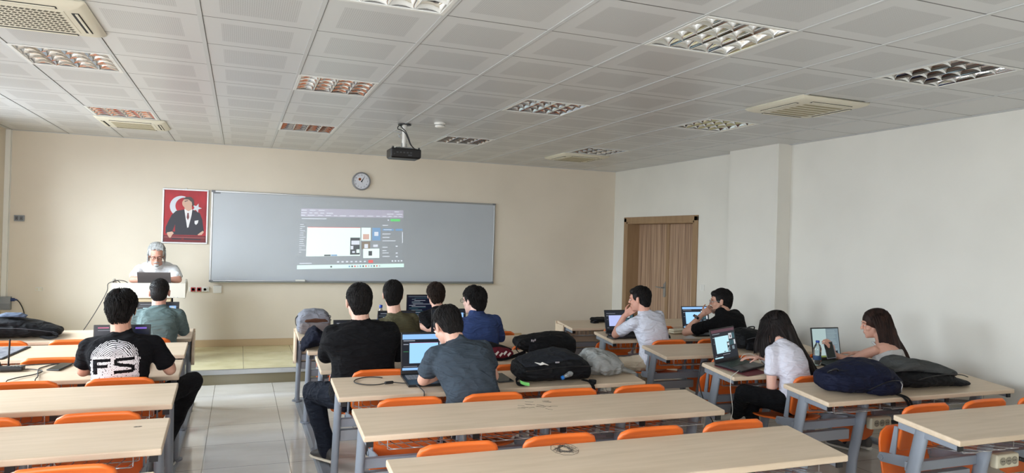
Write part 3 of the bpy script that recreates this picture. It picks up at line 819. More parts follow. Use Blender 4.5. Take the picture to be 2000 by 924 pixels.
def join_strands(o, q2, org):
    me = o.data; q = MB(); q.v = [tuple(v.co) for v in me.vertices]; q.f = [tuple(p.vertices) for p in me.polygons]
    n = len(q.v); q.v += [tuple(Vector(v)-org) for v in q2.v]; q.f += [tuple(i+n for i in f) for f in q2.f]
    nm = bpy.data.meshes.new('hair'); nm.from_pydata(q.v, [], q.f)
    for m in me.materials: nm.materials.append(m)
    nm.polygons.foreach_set('use_smooth', [True]*len(nm.polygons)); nm.update(); o.data = nm; bpy.data.meshes.remove(me)
def thin(q, pts, r0, r1):
    q.tube(pts, [r0 + (r1-r0)*(k/(len(pts)-1))**1.5 for k in range(len(pts))], 4)
def hair_short(q, q2, c, R, s, style, seed):
    rnd = random.Random(seed)
    def P(v): return Vector(c) + R @ (Vector(v)*s)
    k = {'buzz': 1.02, 'short': 1.05, 'messy': 1.09, 'grey': 1.09}[style]
    E_ = [((0, -.022, .040), (.0775*k, .096*k, .087*k)), ((0, -.052, -.005), (.071*k, .060*k, .080*k))]
    if style == 'grey': E_[0] = ((0, -.036, .047), (.0775*k, .092*k, .082*k))
    q.ell(P(E_[0][0]), tuple(x*s for x in E_[0][1]), 24, 16, R)
    q.ell(P(E_[1][0]), tuple(x*s for x in E_[1][1]), 20, 14, R)
    q.ell(P((0, -.056, -.060)), ((.055 if style != 'buzz' else .048)*s, .040*s, (.052 if style != 'buzz' else .035)*s), 16, 10, R)
    for sx in (-1, 1): q.ell(P((sx*.062, .012, .028)), (.018*s*k, .034*s, .040*s), 12, 8, R)
    if style in ('short', 'messy'): q.ell(P((0, .038, .082)), (.058*s, .052*s, .034*s*k), 16, 12, R)
    n = {'buzz': 900, 'short': 2300, 'messy': 2500, 'grey': 1500}[style]
    ln = {'buzz': .006, 'short': .034, 'messy': .046, 'grey': .055}[style]
    cr = Vector((.015, -.045, 0))       # crown whorl
    for i in range(n):
        th = rnd.uniform(0, 2*PI); z = rnd.uniform(-.95, 1)
        v = Vector((math.sin(th)*math.sqrt(max(0, 1-z*z)), math.cos(th)*math.sqrt(max(0, 1-z*z)), z))
        if v.y > .20 and v.z < (.40 if style != 'grey' else .45): continue
        if v.y > -.30 and v.z < -.10: continue
        def surf(v, lift):
            if v.z > -.15: return Vector((v.x*(.0775*k+lift), v.y*(.096*k+lift)-.022, v.z*(.087*k+lift)+.040))
            return Vector((v.x*(.070*k+lift), v.y*(.062*k+lift)-.050, v.z*(.105*k+lift)+.012))
        down = Vector((0, 0, -1)); out_c = Vector((v.x-.05, v.y+.35, 0))
        t = down*(1-max(0, v.z)) + (out_c.normalized()*.8 + Vector((.25, .35, 0)))*max(0, v.z)
        jit = {'buzz': .2, 'short': .28, 'messy': .75, 'grey': .35}[style]
        wv = noise.noise(v*2.6+Vector((seed, 0, 0)))*jit*1.6
        if style == 'grey' and v.y > -.35 and v.z > .25: t = Vector((v.x*1.1, -.75, .0))
        side = v.cross(t)
        t = t + side*wv + Vector((rnd.uniform(-1, 1), rnd.uniform(-1, 1), rnd.uniform(-.6, .6)))*jit*.35
        t = (t - v*t.dot(v)).normalized()
        l = ln*rnd.uniform(.5, 1.25)*(1.25 if v.z > .5 else .85)
        pts = [P(surf(v, 0))]; vv = v.copy()
        for j in range(1, 5):
            vv = (vv + t*(l/4)/.09).normalized()
            lift = {'buzz': .002, 'short': .006, 'messy': .013, 'grey': .010}[style]*math.sin(j/4*2.4)*rnd.uniform(.6, 1.3)
            if style == 'messy' and j >= 3: lift += .004*rnd.random()
            pts.append(P(surf(vv, lift)))
        thin(q2, pts, .0022*s, .0006*s)
    if style == 'grey':
        for sx in (-1, 1):
            for i in range(16):
                y = rnd.uniform(-.080, .005); x = sx*(.072+.008*rnd.random())
                p = Vector((x, y, rnd.uniform(.0, .05))); pts = [p]
                for j in range(5): p = p + Vector((sx*.005*math.sin(j*2.1+i), .005*math.sin(j*1.7+i*.6)-.003, -.019)); pts.append(p)
                for j in range(5): q.cap(P(pts[j]), P(pts[j+1]), (.012-.0012*j)*s, (.0108-.0012*j)*s, 6)
            for i in range(160):
                y = rnd.uniform(-.090, .012); x = sx*(.080+.010*rnd.random()); ph_ = rnd.uniform(0, .8)+y*20
                p = Vector((x, y, rnd.uniform(.0, .06))); pts = [P(p)]
                for j in range(6): p = p + Vector((sx*.006*math.sin(j*1.9+ph_), .006*math.sin(j*1.6+ph_)-.003, -.020)); pts.append(P(p))
                thin(q2, pts, .0030*s, .0008*s)
        for i in range(200):      # swept back from the forehead
            x = rnd.uniform(-.06, .06); pts = []
            for j in range(6):
                u = j/5; a_ = .95 - 1.6*u; pts.append(P((x*(1+.15*u), -.022+.104*math.sin(a_)*1.0, .040+(.103)*math.cos(a_)*math.sqrt(max(.05, 1-(x/.09)**2)))))
            thin(q2, pts, .0030*s, .0010*s)

def hair_long(q, q2, c, R, s, seed, flow, length):
    """flow(t, u) -> world offset path for a strand with side parameter u in -1..1"""
    rnd = random.Random(seed)
    def P(v): return Vector(c) + R @ (Vector(v)*s)
    q.ell(P((0, -.018, .038)), (.086*s, .104*s, .094*s), 24, 16, R)
    q.ell(P((0, -.045, -.02)), (.080*s, .070*s, .085*s), 20, 14, R)
    fl = [flow(k/9, 0, P((0, -.07, 0)), rnd) for k in range(10)]
    for k in range(9): q.cap(fl[k], fl[k+1], (.058-.004*k)*s, (.054-.004*k)*s, 12)
    for i in range(150):
        u = -1 + 2*i/149 + rnd.uniform(-.03, .03)
        a = PI*.5 + u*PI*.60            # angle around the head, back is 0 -> from side to side
        v = Vector((math.sin(u*PI*.60), -math.cos(u*PI*.60), 0))
        st = P((v.x*.082, v.y*.092-.015, .035+rnd.uniform(-.03, .04)))
        pts = [st]
        for k in range(1, 11):
            t = k/10
            pts.append(flow(t, u, st, rnd))
        r0 = .0125
        for k in range(10):
            ra = r0*(1-.045*k); rb = r0*(1-.045*(k+1))
            if k == 9: rb *= .4
            q.cap(pts[k], pts[k+1], ra*s, rb*s, 6)
    for i in range(620):
        u = rnd.uniform(-1.03, 1.03)
        st = P((math.sin(u*PI*.60)*.088, -math.cos(u*PI*.60)*.102-.016, .055+rnd.uniform(-.05, .05)))
        o_ = (R @ Vector((math.sin(u*PI*.6), -math.cos(u*PI*.6), 0)))*rnd.uniform(.003, .011)
        thin(q2, [st] + [flow(k/9, u, st, rnd)+o_ for k in range(1, 10)], .0026*s, .0010*s)
    for i in range(260):       # over the top of the head, from the parting
        sx = rnd.choice((-1, 1)); y = rnd.uniform(-.09, .07); pts = []
        for j in range(6):
            a_ = (.02+1.45*j/5); pts.append(P((sx*(.090*math.sin(a_)), y*(1-.1*j/5)-.015*j/5-.01, .038+.097*math.cos(a_)*math.sqrt(max(.1, 1-((y+.018)/.12)**2)))))
        thin(q2, pts, .0026*s, .0016*s)

SH = {}
def shoe(parent, origin, ank, fdir, m_up, m_sole):
    a = Vector(ank); f = Vector(fdir); f.z = 0; f.normalize(); sd = Vector((f.y, -f.x, 0)); base = a.z-.075
    def ring(t, w, z0, z1, n=14):
        c = Vector((a.x, a.y, 0)) + f*(t)
        return [c + sd*w*math.cos(k) + Vector((0, 0, base+(z0+z1)/2+(z1-z0)/2*math.sin(k))) for k in [2*PI*j/n for j in range(n)]]
    q = MB(); q.loft([ring(-.085, .018, .03, .07), ring(-.075, .034, .015, .10), ring(-.03, .041, .012, .125), ring(.02, .044, .012, .105), ring(.08, .048, .012, .075), ring(.13, .047, .012, .06), ring(.165, .036, .012, .048), ring(.182, .015, .015, .036)])
    o = remesh(q, 'shoe', m_up, parent, origin, .006, 2)
    q = MB(); q.loft([ring(-.09, .015, 0, .022, 14), ring(-.08, .034, 0, .026), ring(-.02, .042, 0, .026), ring(.08, .051, 0, .024), ring(.14, .049, 0, .022), ring(.178, .035, 0, .024), ring(.192, .012, .004, .022)])
    remesh(q, 'sole', m_sole, o, origin, .006, 1)
    return o

def person(label, hip, neck, head, yaw=0, hyaw=0, hpitch=.1, hroll=0, sw=.165, fat=1.0, armL=None, armR=None, kneeL=None, kneeR=None, ankL=None, ankR=None,
           shirt='shirt', shirtc=(.1, .1, .1), sleeve=.6, pants=(.02, .02, .03), skinc=srgb(205, 160, 135), hair='short', hairm=None, seed=1, hs=1.0, female=False,
           neckline=0, shoe_c=((.1, .1, .1), (.7, .7, .65)), voxel=.0055, glasses=None, flow=None, stand=False, beard=None, foldamp=.006, collar=False, face=True, tank=False, arm_s=1.0):
    hip = Vector(hip) + (Vector((0, 0, 0)) if stand else Vector((-math.sin(yaw)*.035, math.cos(yaw)*.035, .014))); neck = Vector(neck); head = Vector(head)
    floor = PZ if stand else 0
    org = Vector((hip.x, hip.y, floor))
    root = empty('person', org, 0, label, 'person', None)
    lat_s = Vector((math.cos(yaw), math.sin(yaw), 0)); lat_p = lat_s.copy()
    fw = Vector((-math.sin(yaw), math.cos(yaw), 0))
    up = (neck-hip).normalized()
    p0, p3 = hip + Vector((0, 0, -.03)), neck
    L = (p3-p0).length
    p1 = p0 - fw*.03 + Vector((0, 0, L*.38)); p2 = p3 - (up*.7+fw*.35+Vector((0, 0, .1))).normalized()*L*.35
    def ringf(t, hw, hd, n=28, pw=2.4):
        c = bez(p0, p1, p2, p3, t); tg = (bez(p0, p1, p2, p3, min(1, t+.02)) - bez(p0, p1, p2, p3, max(0, t-.02))).normalized()
        lat = (lat_s - tg*lat_s.dot(tg)).normalized(); dp = tg.cross(lat)
        out = []
        for k in range(n):
            a = 2*PI*k/n; ca, sa = math.cos(a), math.sin(a)
            r = (abs(ca)**pw + abs(sa)**pw)**(-1/pw)
            out.append(c + lat*hw*ca*r + dp*hd*sa*r)
        return out
    tgN = (p3 - bez(p0, p1, p2, p3, .9)).normalized()
    latN = (lat_s - tgN*lat_s.dot(tgN)).normalized()
    shL = neck - latN*sw - tgN*.082 + fw*.012; shR = neck + latN*sw - tgN*.082 + fw*.012
    prof = [(0, .150, .105), (.08, .168, .122), (.25, .160, .122), (.42, .150, .115), (.60, .163, .118), (.76, sw*1.02, .118), (.87, sw*.98, .098), (.95, sw*.56, .074), (1.0, .066, .062)]
    if female: prof = [(0, .155, .105), (.08, .165, .115), (.25, .145, .10), (.42, .122, .092), (.60, .132, .105), (.76, sw*.98, .105), (.87, sw*.95, .082), (.95, sw*.6, .062), (1.0, .055, .053)]
    fs = lambda t: 1 + (fat-1)*(1 if t < .8 else max(0, (1-t)/.2))
    # arms
    arms = []
    for side, a, sh in ((-1, armL, shL), (1, armR, shR)):
        if a is None: continue
        el, wr, hd, cu = Vector(a[0]), Vector(a[1]), a[2], a[4] if len(a) > 4 else .45
        if a[3] == PALM_D: el.z += .014; wr.z += .036; hd = (hd[0], hd[1], hd[2]-.06); cu = .20      # hands resting on keys
        arms.append((side, sh, el, wr, hd, a[3], cu))
    Rh = rotm(hyaw, hpitch, hroll)
    M_sk = skin(skinc, 'skin_%d' % seed)
    # ---- body: one continuous skin surface
    q = MB()
    head_prims(q, head, Rh, hs, female)
    nb = head + Rh @ Vector((0, -.030, -.055))*hs
    q.cap(neck - tgN*.05, nb, (.050 if female else .060)*min(1.15, fat), (.046 if female else .056)*min(1.1, fat), 14)
    q.loft([ringf(t, a*.88*fs(t), d*.86*fs(t)) for t, a, d in prof])
    ar = (.8 if female else 1.0)*arm_s
    for side, sh, el, wr, hd, pn, cu in arms:
        q.cap(neck-tgN*.065, sh-tgN*.012, .036*ar, .040*ar); q.cap(sh-tgN*.008, sh.lerp(el, .35), .044*ar, .047*ar); q.cap(sh.lerp(el, .35), el, .047*ar, .040*ar)
        mid = el.lerp(wr, .3); q.cap(el, mid, .040*ar, .041*ar); q.cap(mid, wr, .041*ar, .027*ar, 12)
        n_ = Vector(pn); d_ = Vector(hd).normalized(); n2 = (n_-d_*n_.dot(d_)).normalized()
        # thumb lies towards the body's middle / upwards
        sdv = d_.cross(n2); tw = (Vector((-side, 0, 0)) if abs(pn[2]) > .5 else Vector((0, 0, 1)))
        tw = lat_s*(-side) if abs(n2.z) > .5 else Vector((0, 0, 1))
        ts = 1 if sdv.dot(tw) > 0 else -1
        hand(q, wr + d_*.02, hd, pn, ts, cu, (.9 if female else 1.0))
    body = remesh(q, 'body', M_sk, root, org, voxel if voxel < .005 else .005, 3)
    # ---- shirt
    q = MB()
    if tank:
        q.loft([ringf(t, a*1.03, d*1.03) for t, a, d in prof[:6]])
        for sd_ in (-1, 1): q.cap(neck+latN*sd_*.075-tgN*.02+fw*.03, neck+latN*sd_*.09-tgN*.2-fw*.08, .012, .012); 
    else:
        q.loft([ringf(t, a*1.03*fs(t), d*1.03*fs(t)) for t, a, d in prof])
        q.cap(neck-tgN*.045, neck+tgN*((-.006 if not female else -.035)+neckline)+ (nb-neck)*.05, (.075 if not female else .066)*min(1.2, fat), (.064 if not female else .054)*min(1.15, fat), 18)
        for side, sh, el, wr, hd, pn, cu in arms:
            q.cap(neck-tgN*.050, sh, .058*min(1.25, fat), .056*min(1.2, fat), 14)
            f2 = (fat-1)*.5+1
            if sleeve <= 1:
                e = sh.lerp(el, sleeve); d_ = (el-sh).normalized()
                q.cap(sh, e-d_*.03, .061*ar*f2, .058*ar*f2, 16)
                x, y, z = frame_of(d_)
                q.loft([[c + x*math.cos(k)*r + y*math.sin(k)*r for k in [2*PI*j/18 for j in range(18)]] for c, r in ((e-d_*.10, .062*ar*f2), (e-d_*.03, .062*ar*f2), (e, .063*ar*f2))])
            else:
                q.cap(sh, el, .061*ar*f2, .054*ar*f2, 16); e = el.lerp(wr, sleeve-1); q.cap(el, e, .054*ar*f2, .046*ar, 14)
        if collar:
            x = neck + tgN*.02
            q.loft([[Vector(neck) + tgN*h + latN*math.cos(k)*r + tgN.cross(latN)*math.sin(k)*r for k in [2*PI*j/20 for j in range(20)]] for h, r in ((-.03, .085), (.0, .076), (.035, .066), (.045, .060))])
    sh_o = remesh(q, shirt, cloth(shirt+'_cloth_%d' % seed, shirtc), root, org, .009, 12, folds(foldamp*.8, seed=seed*3.1))
    # ---- trousers
    q = MB()
    hl = hip - lat_p*.085*fat + Vector((0, 0, -.005)); hr = hip + lat_p*.085*fat + Vector((0, 0, -.005))
    q.ell(hip + Vector((0, 0, -.005)), (.165*fat, .120*min(fat, 1.2), .092), R=rot_z(yaw)); q.ell(hip + Vector((0, 0, .06)), (.155*fat, .115*fat, .07), R=rot_z(yaw))
    for h_, kn, an in ((hl, kneeL, ankL), (hr, kneeR, ankR)):
        kn = Vector(kn); an = Vector(an); lf = (fat-1)*.5+1
        q.cap(h_, kn, .088*lf, .066*lf, 14); q.cap(kn, kn.lerp(an, .35), .066*lf, .060*lf, 14); q.cap(kn.lerp(an, .35), an+Vector((0, 0, .0)), .060*lf, .050*lf, 14)
    remesh(q, 'trousers', cloth('trousers_cloth_%d' % seed, pants, .85), root, org, .009, 3, folds(.007, (9, 9, 9), seed*1.7))
    # ---- shoes
    for an, kn in ((ankL, kneeL), (ankR, kneeR)):
        v = Vector(kn)-Vector(hip); v = Vector((v.x*.5+fw.x*.15, v.y*.5+fw.y*.15, 0))
        shoe(root, org, Vector(an) + (Vector((0, 0, 0))), v, mat('shoe_upper_%d' % seed, shoe_c[0], .6), mat('shoe_sole_%d' % seed, shoe_c[1], .6))
    # ---- hair
    q = MB(); hm = hairm or M_hb
    q2 = MB()
    if hair == 'long': hair_long(q, q2, head, Rh, hs, seed, flow, 1); join_strands(remesh(q, 'hair', hm, root, org, .0055, 2), q2, org)
    elif hair: hair_short(q, q2, head, Rh, hs, hair, seed); join_strands(remesh(q, 'hair', hm, root, org, .0055, 3), q2, org)
    def P(x, y, z): return head + Rh @ (Vector((x, y, z))*hs) - org
    if beard:
        q = MB(); B = lambda x, y, z: head + Rh @ (Vector((x, y, z))*hs)
        q.ell(B(0, .072, -.098), (.030*hs, .022*hs, .026*hs), R=Rh)
        for sx in (-1, 1):
            if not stand: q.cap(B(sx*.026, .078, -.088), B(sx*.052, .035, -.078), .013*hs, .012*hs); q.cap(B(sx*.052, .035, -.078), B(sx*.066, .0, -.035), .012*hs, .008*hs)
            q.cap(B(0, .098, -.044), B(sx*.027, .084, -.062), .0075*hs, .006*hs)
        remesh(q, 'beard', beard, root, org, .004, 2)
    if glasses:
        q = MB()
        for sx in (-1, 1):
            ring = [P(sx*.033+.024*math.cos(a), .103 - .12*(abs(sx*.033+.024*math.cos(a)))**1.5, .006+.017*math.sin(a)) for a in [2*PI*k/16 for k in range(17)]]
            q.tube(ring, .0019, 6, cap=False)
            q.tube([P(sx*.057, .092, .010), P(sx*.078, .05, .010), P(sx*.086, .0, .008), P(sx*.084, -.018, -.004)], .0017, 6)
        q.tube([P(-.010, .100, .010), P(0, .102, .013), P(.010, .100, .010)], .0019, 6)
        q.build('glasses', glasses, root, smooth=True)
    if face:
        for sx in (-1, 1):
            q = MB(); q.ell(P(sx*.032, .079, .004), (.0125*hs, .011*hs, .0085*hs), R=Rh); e = q.build('eye', mat('eye_white', srgb(225, 220, 214), .25), root, smooth=True)
            q = MB(); q.ell(P(sx*.032, .0885, .001), (.0052*hs, .0025*hs, .0052*hs), R=Rh); q.build('iris', mat('iris_dark', srgb(40, 28, 22), .2), e, smooth=True)
            q = MB(); q.ell(P(sx*.032, .0805, .0085), (.015*hs, .0125*hs, .006*hs), R=Rh); q.build('eyelid', M_sk, root, smooth=True)
            q = MB(); q.tube([P(sx*.014, .090, .025), P(sx*.032, .0885, .030), P(sx*.052, .076, .025)], [.0022, .003, .0015], 6); q.build('eyebrow', hm, root, smooth=True)
    return root, sh_o, dict(neck=neck, tg=tgN, lat=latN, fw=fw, org=org)

p_fs = person('person in a black T-shirt with a white fingerprint printed on the back', (-.45, .94, .53), (-.46, 1.03, 1.03), (-.474, 1.075, 1.178), 0, -.05, .22, sw=.185, fat=1.05,
    armL=((-.675, 1.04, .78), (-.60, 1.24, .785), (.35, .9, 0), PALM_D), armR=((-.175, 1.06, .765), (-.215, 1.24, .79), (-.35, .9, .1), PALM_D, .5),
    kneeL=(-.55, 1.33, .512), kneeR=(-.045, 1.35, .64), ankL=(-.56, 1.30, .085), ankR=(-.26, 1.24, .117), shirt='t_shirt', shirtc=srgb(13, 13, 17), sleeve=.82,
    pants=srgb(20, 20, 23), hair='messy', seed=11, hs=.99, skinc=srgb(198, 150, 128))
p_sage = person('person in a sage green top with cropped hair, in front of the lecturer stand', (-.41, 2.70, .53), (-.415, 2.83, 1.02), (-.42, 2.87, 1.145), 0, 0, .15, sw=.158,
    armL=((-.66, 2.86, .80), (-.54, 3.02, .785), (.4, .9, 0), PALM_D), armR=((-.215, 2.86, .79), (-.29, 3.01, .785), (-.5, .85, 0), PALM_D),
    kneeL=(-.52, 3.10, .512), kneeR=(-.31, 3.10, .512), ankL=(-.52, 3.08, .085), ankR=(-.31, 3.08, .085), shirt='shirt', shirtc=srgb(98, 116, 116), sleeve=1.45,
    pants=srgb(40, 42, 50), hair='buzz', seed=12, skinc=srgb(214, 160, 142))
p_big = person('broad-shouldered person in a black long-sleeved top, foot out in the aisle', (1.10, .93, .54), (1.075, 1.0, 1.085), (1.062, 1.045, 1.222), 0, .10, .15, sw=.205, fat=1.42,
    armL=((.845, 1.06, .83), (1.00, 1.215, .79), (.6, .8, 0), PALM_D), armR=((1.375, 1.06, .82), (1.22, 1.215, .79), (-.6, .8, 0), PALM_D),
    kneeL=(.775, 1.24, .545), kneeR=(1.22, 1.33, .512), ankL=(.885, 1.16, .117), ankR=(1.22, 1.30, .085), shirt='sweater', shirtc=srgb(12, 12, 15), sleeve=1.9,
    pants=srgb(20, 25, 36), hair='short', seed=13, hs=1.08, skinc=srgb(214, 170, 150), shoe_c=(srgb(60, 58, 56), srgb(225, 215, 195)), foldamp=.007)
p_gray = person('person in a slate grey T-shirt hunched over the big laptop in the centre', (1.66, .02, .53), (1.575, .26, 1.035), (1.538, .350, 1.125), .12, .35, .55, sw=.175, fat=1.12,
    armL=((1.375, .30, .775), (1.55, .40, .780), (.95, .2, 0), PALM_D), armR=((1.845, .27, .785), (1.68, .44, .785), (-.8, .5, 0), PALM_D),
    kneeL=(1.55, .45, .512), kneeR=(1.78, .45, .512), ankL=(1.55, .42, .085), ankR=(1.78, .42, .085), shirt='t_shirt', shirtc=srgb(60, 70, 80), sleeve=.72,
    pants=srgb(40, 42, 50), hair='short', seed=14, hs=1.05, skinc=srgb(212, 165, 145), foldamp=.008)
p_olive = person('person in an olive green T-shirt with a bare neck, centre rows', (1.60, 1.79, .53), (1.495, 1.86, 1.045), (1.488, 1.895, 1.205), 0, -.12, .05, sw=.148,
    armL=((1.27, 1.90, .80), (1.42, 2.04, .785), (.4, .9, 0), PALM_D), armR=((1.695, 1.90, .80), (1.62, 2.04, .785), (-.4, .9, 0), PALM_D),
    kneeL=(1.50, 2.18, .512), kneeR=(1.72, 2.18, .512), ankL=(1.50, 2.15, .085), ankR=(1.72, 2.15, .085), shirt='t_shirt', shirtc=srgb(82, 78, 58), sleeve=.7,
    pants=srgb(40, 42, 50), hair='short', seed=15, skinc=srgb(222, 176, 156))
p_blackc = person('person in a black T-shirt pointing at the tall dark monitor, front centre', (2.19, 2.66, .53), (2.125, 2.74, 1.01), (2.108, 2.785, 1.125), .1, .0, .15, sw=.165,
    armL=((2.06, 2.56, .80), (1.915, 2.72, .835), (-.35, .6, .5), (.5, 0, -.8), .6), armR=((2.38, 2.78, .80), (2.25, 2.91, .785), (-.4, .9, 0), PALM_D),
    kneeL=(2.10, 3.03, .512), kneeR=(2.28, 3.03, .512), ankL=(2.10, 3.0, .085), ankR=(2.28, 3.0, .085), shirt='t_shirt', shirtc=srgb(10, 10, 13), sleeve=.75,
    pants=srgb(40, 42, 50), hair='messy', hairm=M_hd, seed=16, hs=.95, skinc=srgb(216, 170, 150))
p_blue = person('person in a blue shirt with dark-rimmed glasses, looking left', (2.30, 1.79, .53), (2.245, 1.86, 1.035), (2.222, 1.895, 1.150), 0, .62, .08, sw=.165,
    armL=((2.02, 1.93, .80), (2.12, 2.05, .785), (.4, .9, 0), PALM_D), armR=((2.50, 1.92, .80), (2.36, 2.05, .785), (-.4, .9, 0), PALM_D),
    kneeL=(2.14, 2.18, .512), kneeR=(2.33, 2.18, .512), ankL=(2.14, 2.13, .085), ankR=(2.33, 2.13, .085), shirt='shirt', shirtc=srgb(50, 66, 108), sleeve=1.8, collar=True,
    pants=srgb(40, 42, 50), hair='messy', seed=17, skinc=srgb(232, 190, 175), glasses=M_black, face=True)
p_white = person('person in a white T-shirt and beige trousers, hand at the neck', (4.12, 1.80, .53), (4.00, 1.88, 1.035), (3.965, 1.915, 1.158), .10, .75, .12, sw=.165,
    armL=((3.835, 2.14, .780), (3.875, 2.045, .975), (.45, -.45, .55), (.7, .3, .3), .7), armR=((4.32, 2.06, .80), (4.15, 2.24, .785), (-.6, .7, 0), PALM_D),
    kneeL=(3.74, 1.97, .512), kneeR=(4.20, 2.18, .512), ankL=(3.80, 1.98, .085), ankR=(4.20, 2.15, .085), shirt='t_shirt', shirtc=srgb(206, 208, 220), sleeve=.72,
    pants=srgb(186, 172, 150), hair='short', seed=18, skinc=srgb(205, 152, 132), foldamp=.007, face=True)
p_blackr = person('person in a black T-shirt with thin glasses, fist held at the chin', (5.10, 1.81, .53), (4.945, 1.90, 1.015), (4.968, 1.945, 1.130), .18, 1.0, .10, sw=.195, fat=1.12,
    armL=((4.69, 2.15, .782), (4.845, 2.10, .965), (.55, -.3, .5), (.6, .5, .2), .9), armR=((5.31, 2.08, .80), (5.10, 2.22, .79), (-.7, .6, 0), PALM_D),
    kneeL=(5.05, 2.18, .512), kneeR=(5.25, 2.18, .512), ankL=(5.05, 2.14, .085), ankR=(5.25, 2.14, .085), shirt='t_shirt', shirtc=srgb(10, 10, 13), sleeve=.66,
    pants=srgb(30, 32, 40), hair='short', seed=19, hs=1.03, skinc=srgb(196, 150, 128), glasses=M_alu, beard=mat('stubble', srgb(112, 84, 70), .8), face=True)
def flow1(t, u, st, rnd):
    k = max(0, min(1, (-.58-u)/.34))
    end = Vector((4.385+.085*u, .035, .655+.06*abs(u))).lerp(Vector((4.06, .33, .87)), k)
    m = Vector((4.255+.085*u, .15, .98)).lerp(Vector((4.10, .36, 1.0)), k)
    p = bez(st, st.lerp(m, .5)+Vector((.012*(1-2*k), -.028*(1-k), .05*(1-k))), m, end, t)
    return p + Vector((.004*math.sin(9*t+u*20), .004*math.cos(8*t+u*13), 0))
p_g1 = person('person in a white shirt with very long straight dark hair, legs crossed', (4.22, .0, .53), (4.175, .19, .985), (4.205, .285, 1.082), .15, .30, .38, sw=.125,
    armL=((4.03, .10, .655), (4.15, .17, .665), (.5, .8, -.1), (.1, 0, -1)), armR=((4.40, .22, .765), (4.20, .40, .79), (-.8, .5, 0), PALM_D),
    kneeL=(3.86, .20, .600), kneeR=(4.00, .30, .53), ankL=(3.93, .37, .38), ankR=(4.05, .28, .117), shirt='t_shirt', shirtc=srgb(214, 214, 226), sleeve=.66,
    pants=srgb(10, 11, 15), hair='long', hairm=M_hs, flow=flow1, seed=20, hs=.95, female=True, skinc=srgb(214, 168, 150), shoe_c=(srgb(160, 152, 140), srgb(200, 195, 185)), arm_s=1.1)
def flow2(t, u, st, rnd):
    w = (u+1)/2
    end = Vector((5.15+.27*w, .055-.04*math.sin(PI*w), .80+.05*math.sin(u*7)))
    m = Vector((5.135+.24*w, .13-.05*math.sin(PI*w), .985))
    p = bez(st, st.lerp(m, .5)+Vector((-.02+.04*w, -.045, .03)), m, end, t)
    return p + Vector((.010*math.sin(8*t+u*9)*t, .006*math.cos(9*t+u*7)*t, 0))
p_g2 = person('person in a sleeveless light top with long wavy brown hair, holding a phone', (5.22, .0, .53), (5.20, .16, .975), (5.215, .24, 1.096), .12, .95, .18, sw=.130,
    armL=((5.04, .30, .782), (4.925, .365, .825), (-.35, .2, .8), (-.3, .9, .2), .55), armR=((5.40, .24, .80), (5.26, .42, .785), (-.5, .8, 0), PALM_D),
    kneeL=(5.12, .42, .512), kneeR=(5.30, .42, .512), ankL=(5.12, .40, .085), ankR=(5.30, .40, .085), shirt='tank_top', shirtc=srgb(190, 190, 190), sleeve=.1,
    pants=srgb(40, 42, 52), hair='long', hairm=M_hl, flow=flow2, seed=21, hs=.97, female=True, skinc=srgb(206, 158, 138), tank=True, arm_s=1.05, face=True)
p_lec = person('grey-haired bearded lecturer in a white T-shirt leaning on the stand', (-.68, 5.50, 1.02), (-.68, 5.24, 1.275), (-.672, 5.115, 1.412), PI, PI+.12, .42, sw=.185, fat=1.05,
    armL=((-.435, 5.18, 1.10), (-.56, 5.12, 1.085), (-.75, -.6, 0), PALM_D), armR=((-.925, 5.18, 1.10), (-.79, 5.12, 1.085), (.75, -.6, 0), PALM_D),
    kneeL=(-.58, 5.44, .62), kneeR=(-.78, 5.44, .62), ankL=(-.56, 5.50, .24), ankR=(-.80, 5.50, .24), shirt='t_shirt', shirtc=srgb(222, 224, 226), sleeve=.80,
    pants=srgb(40, 42, 52), hair='grey', hairm=M_hg, seed=22, hs=1.03, skinc=srgb(205, 150, 130), stand=True, glasses=M_black, beard=M_hg, face=True)

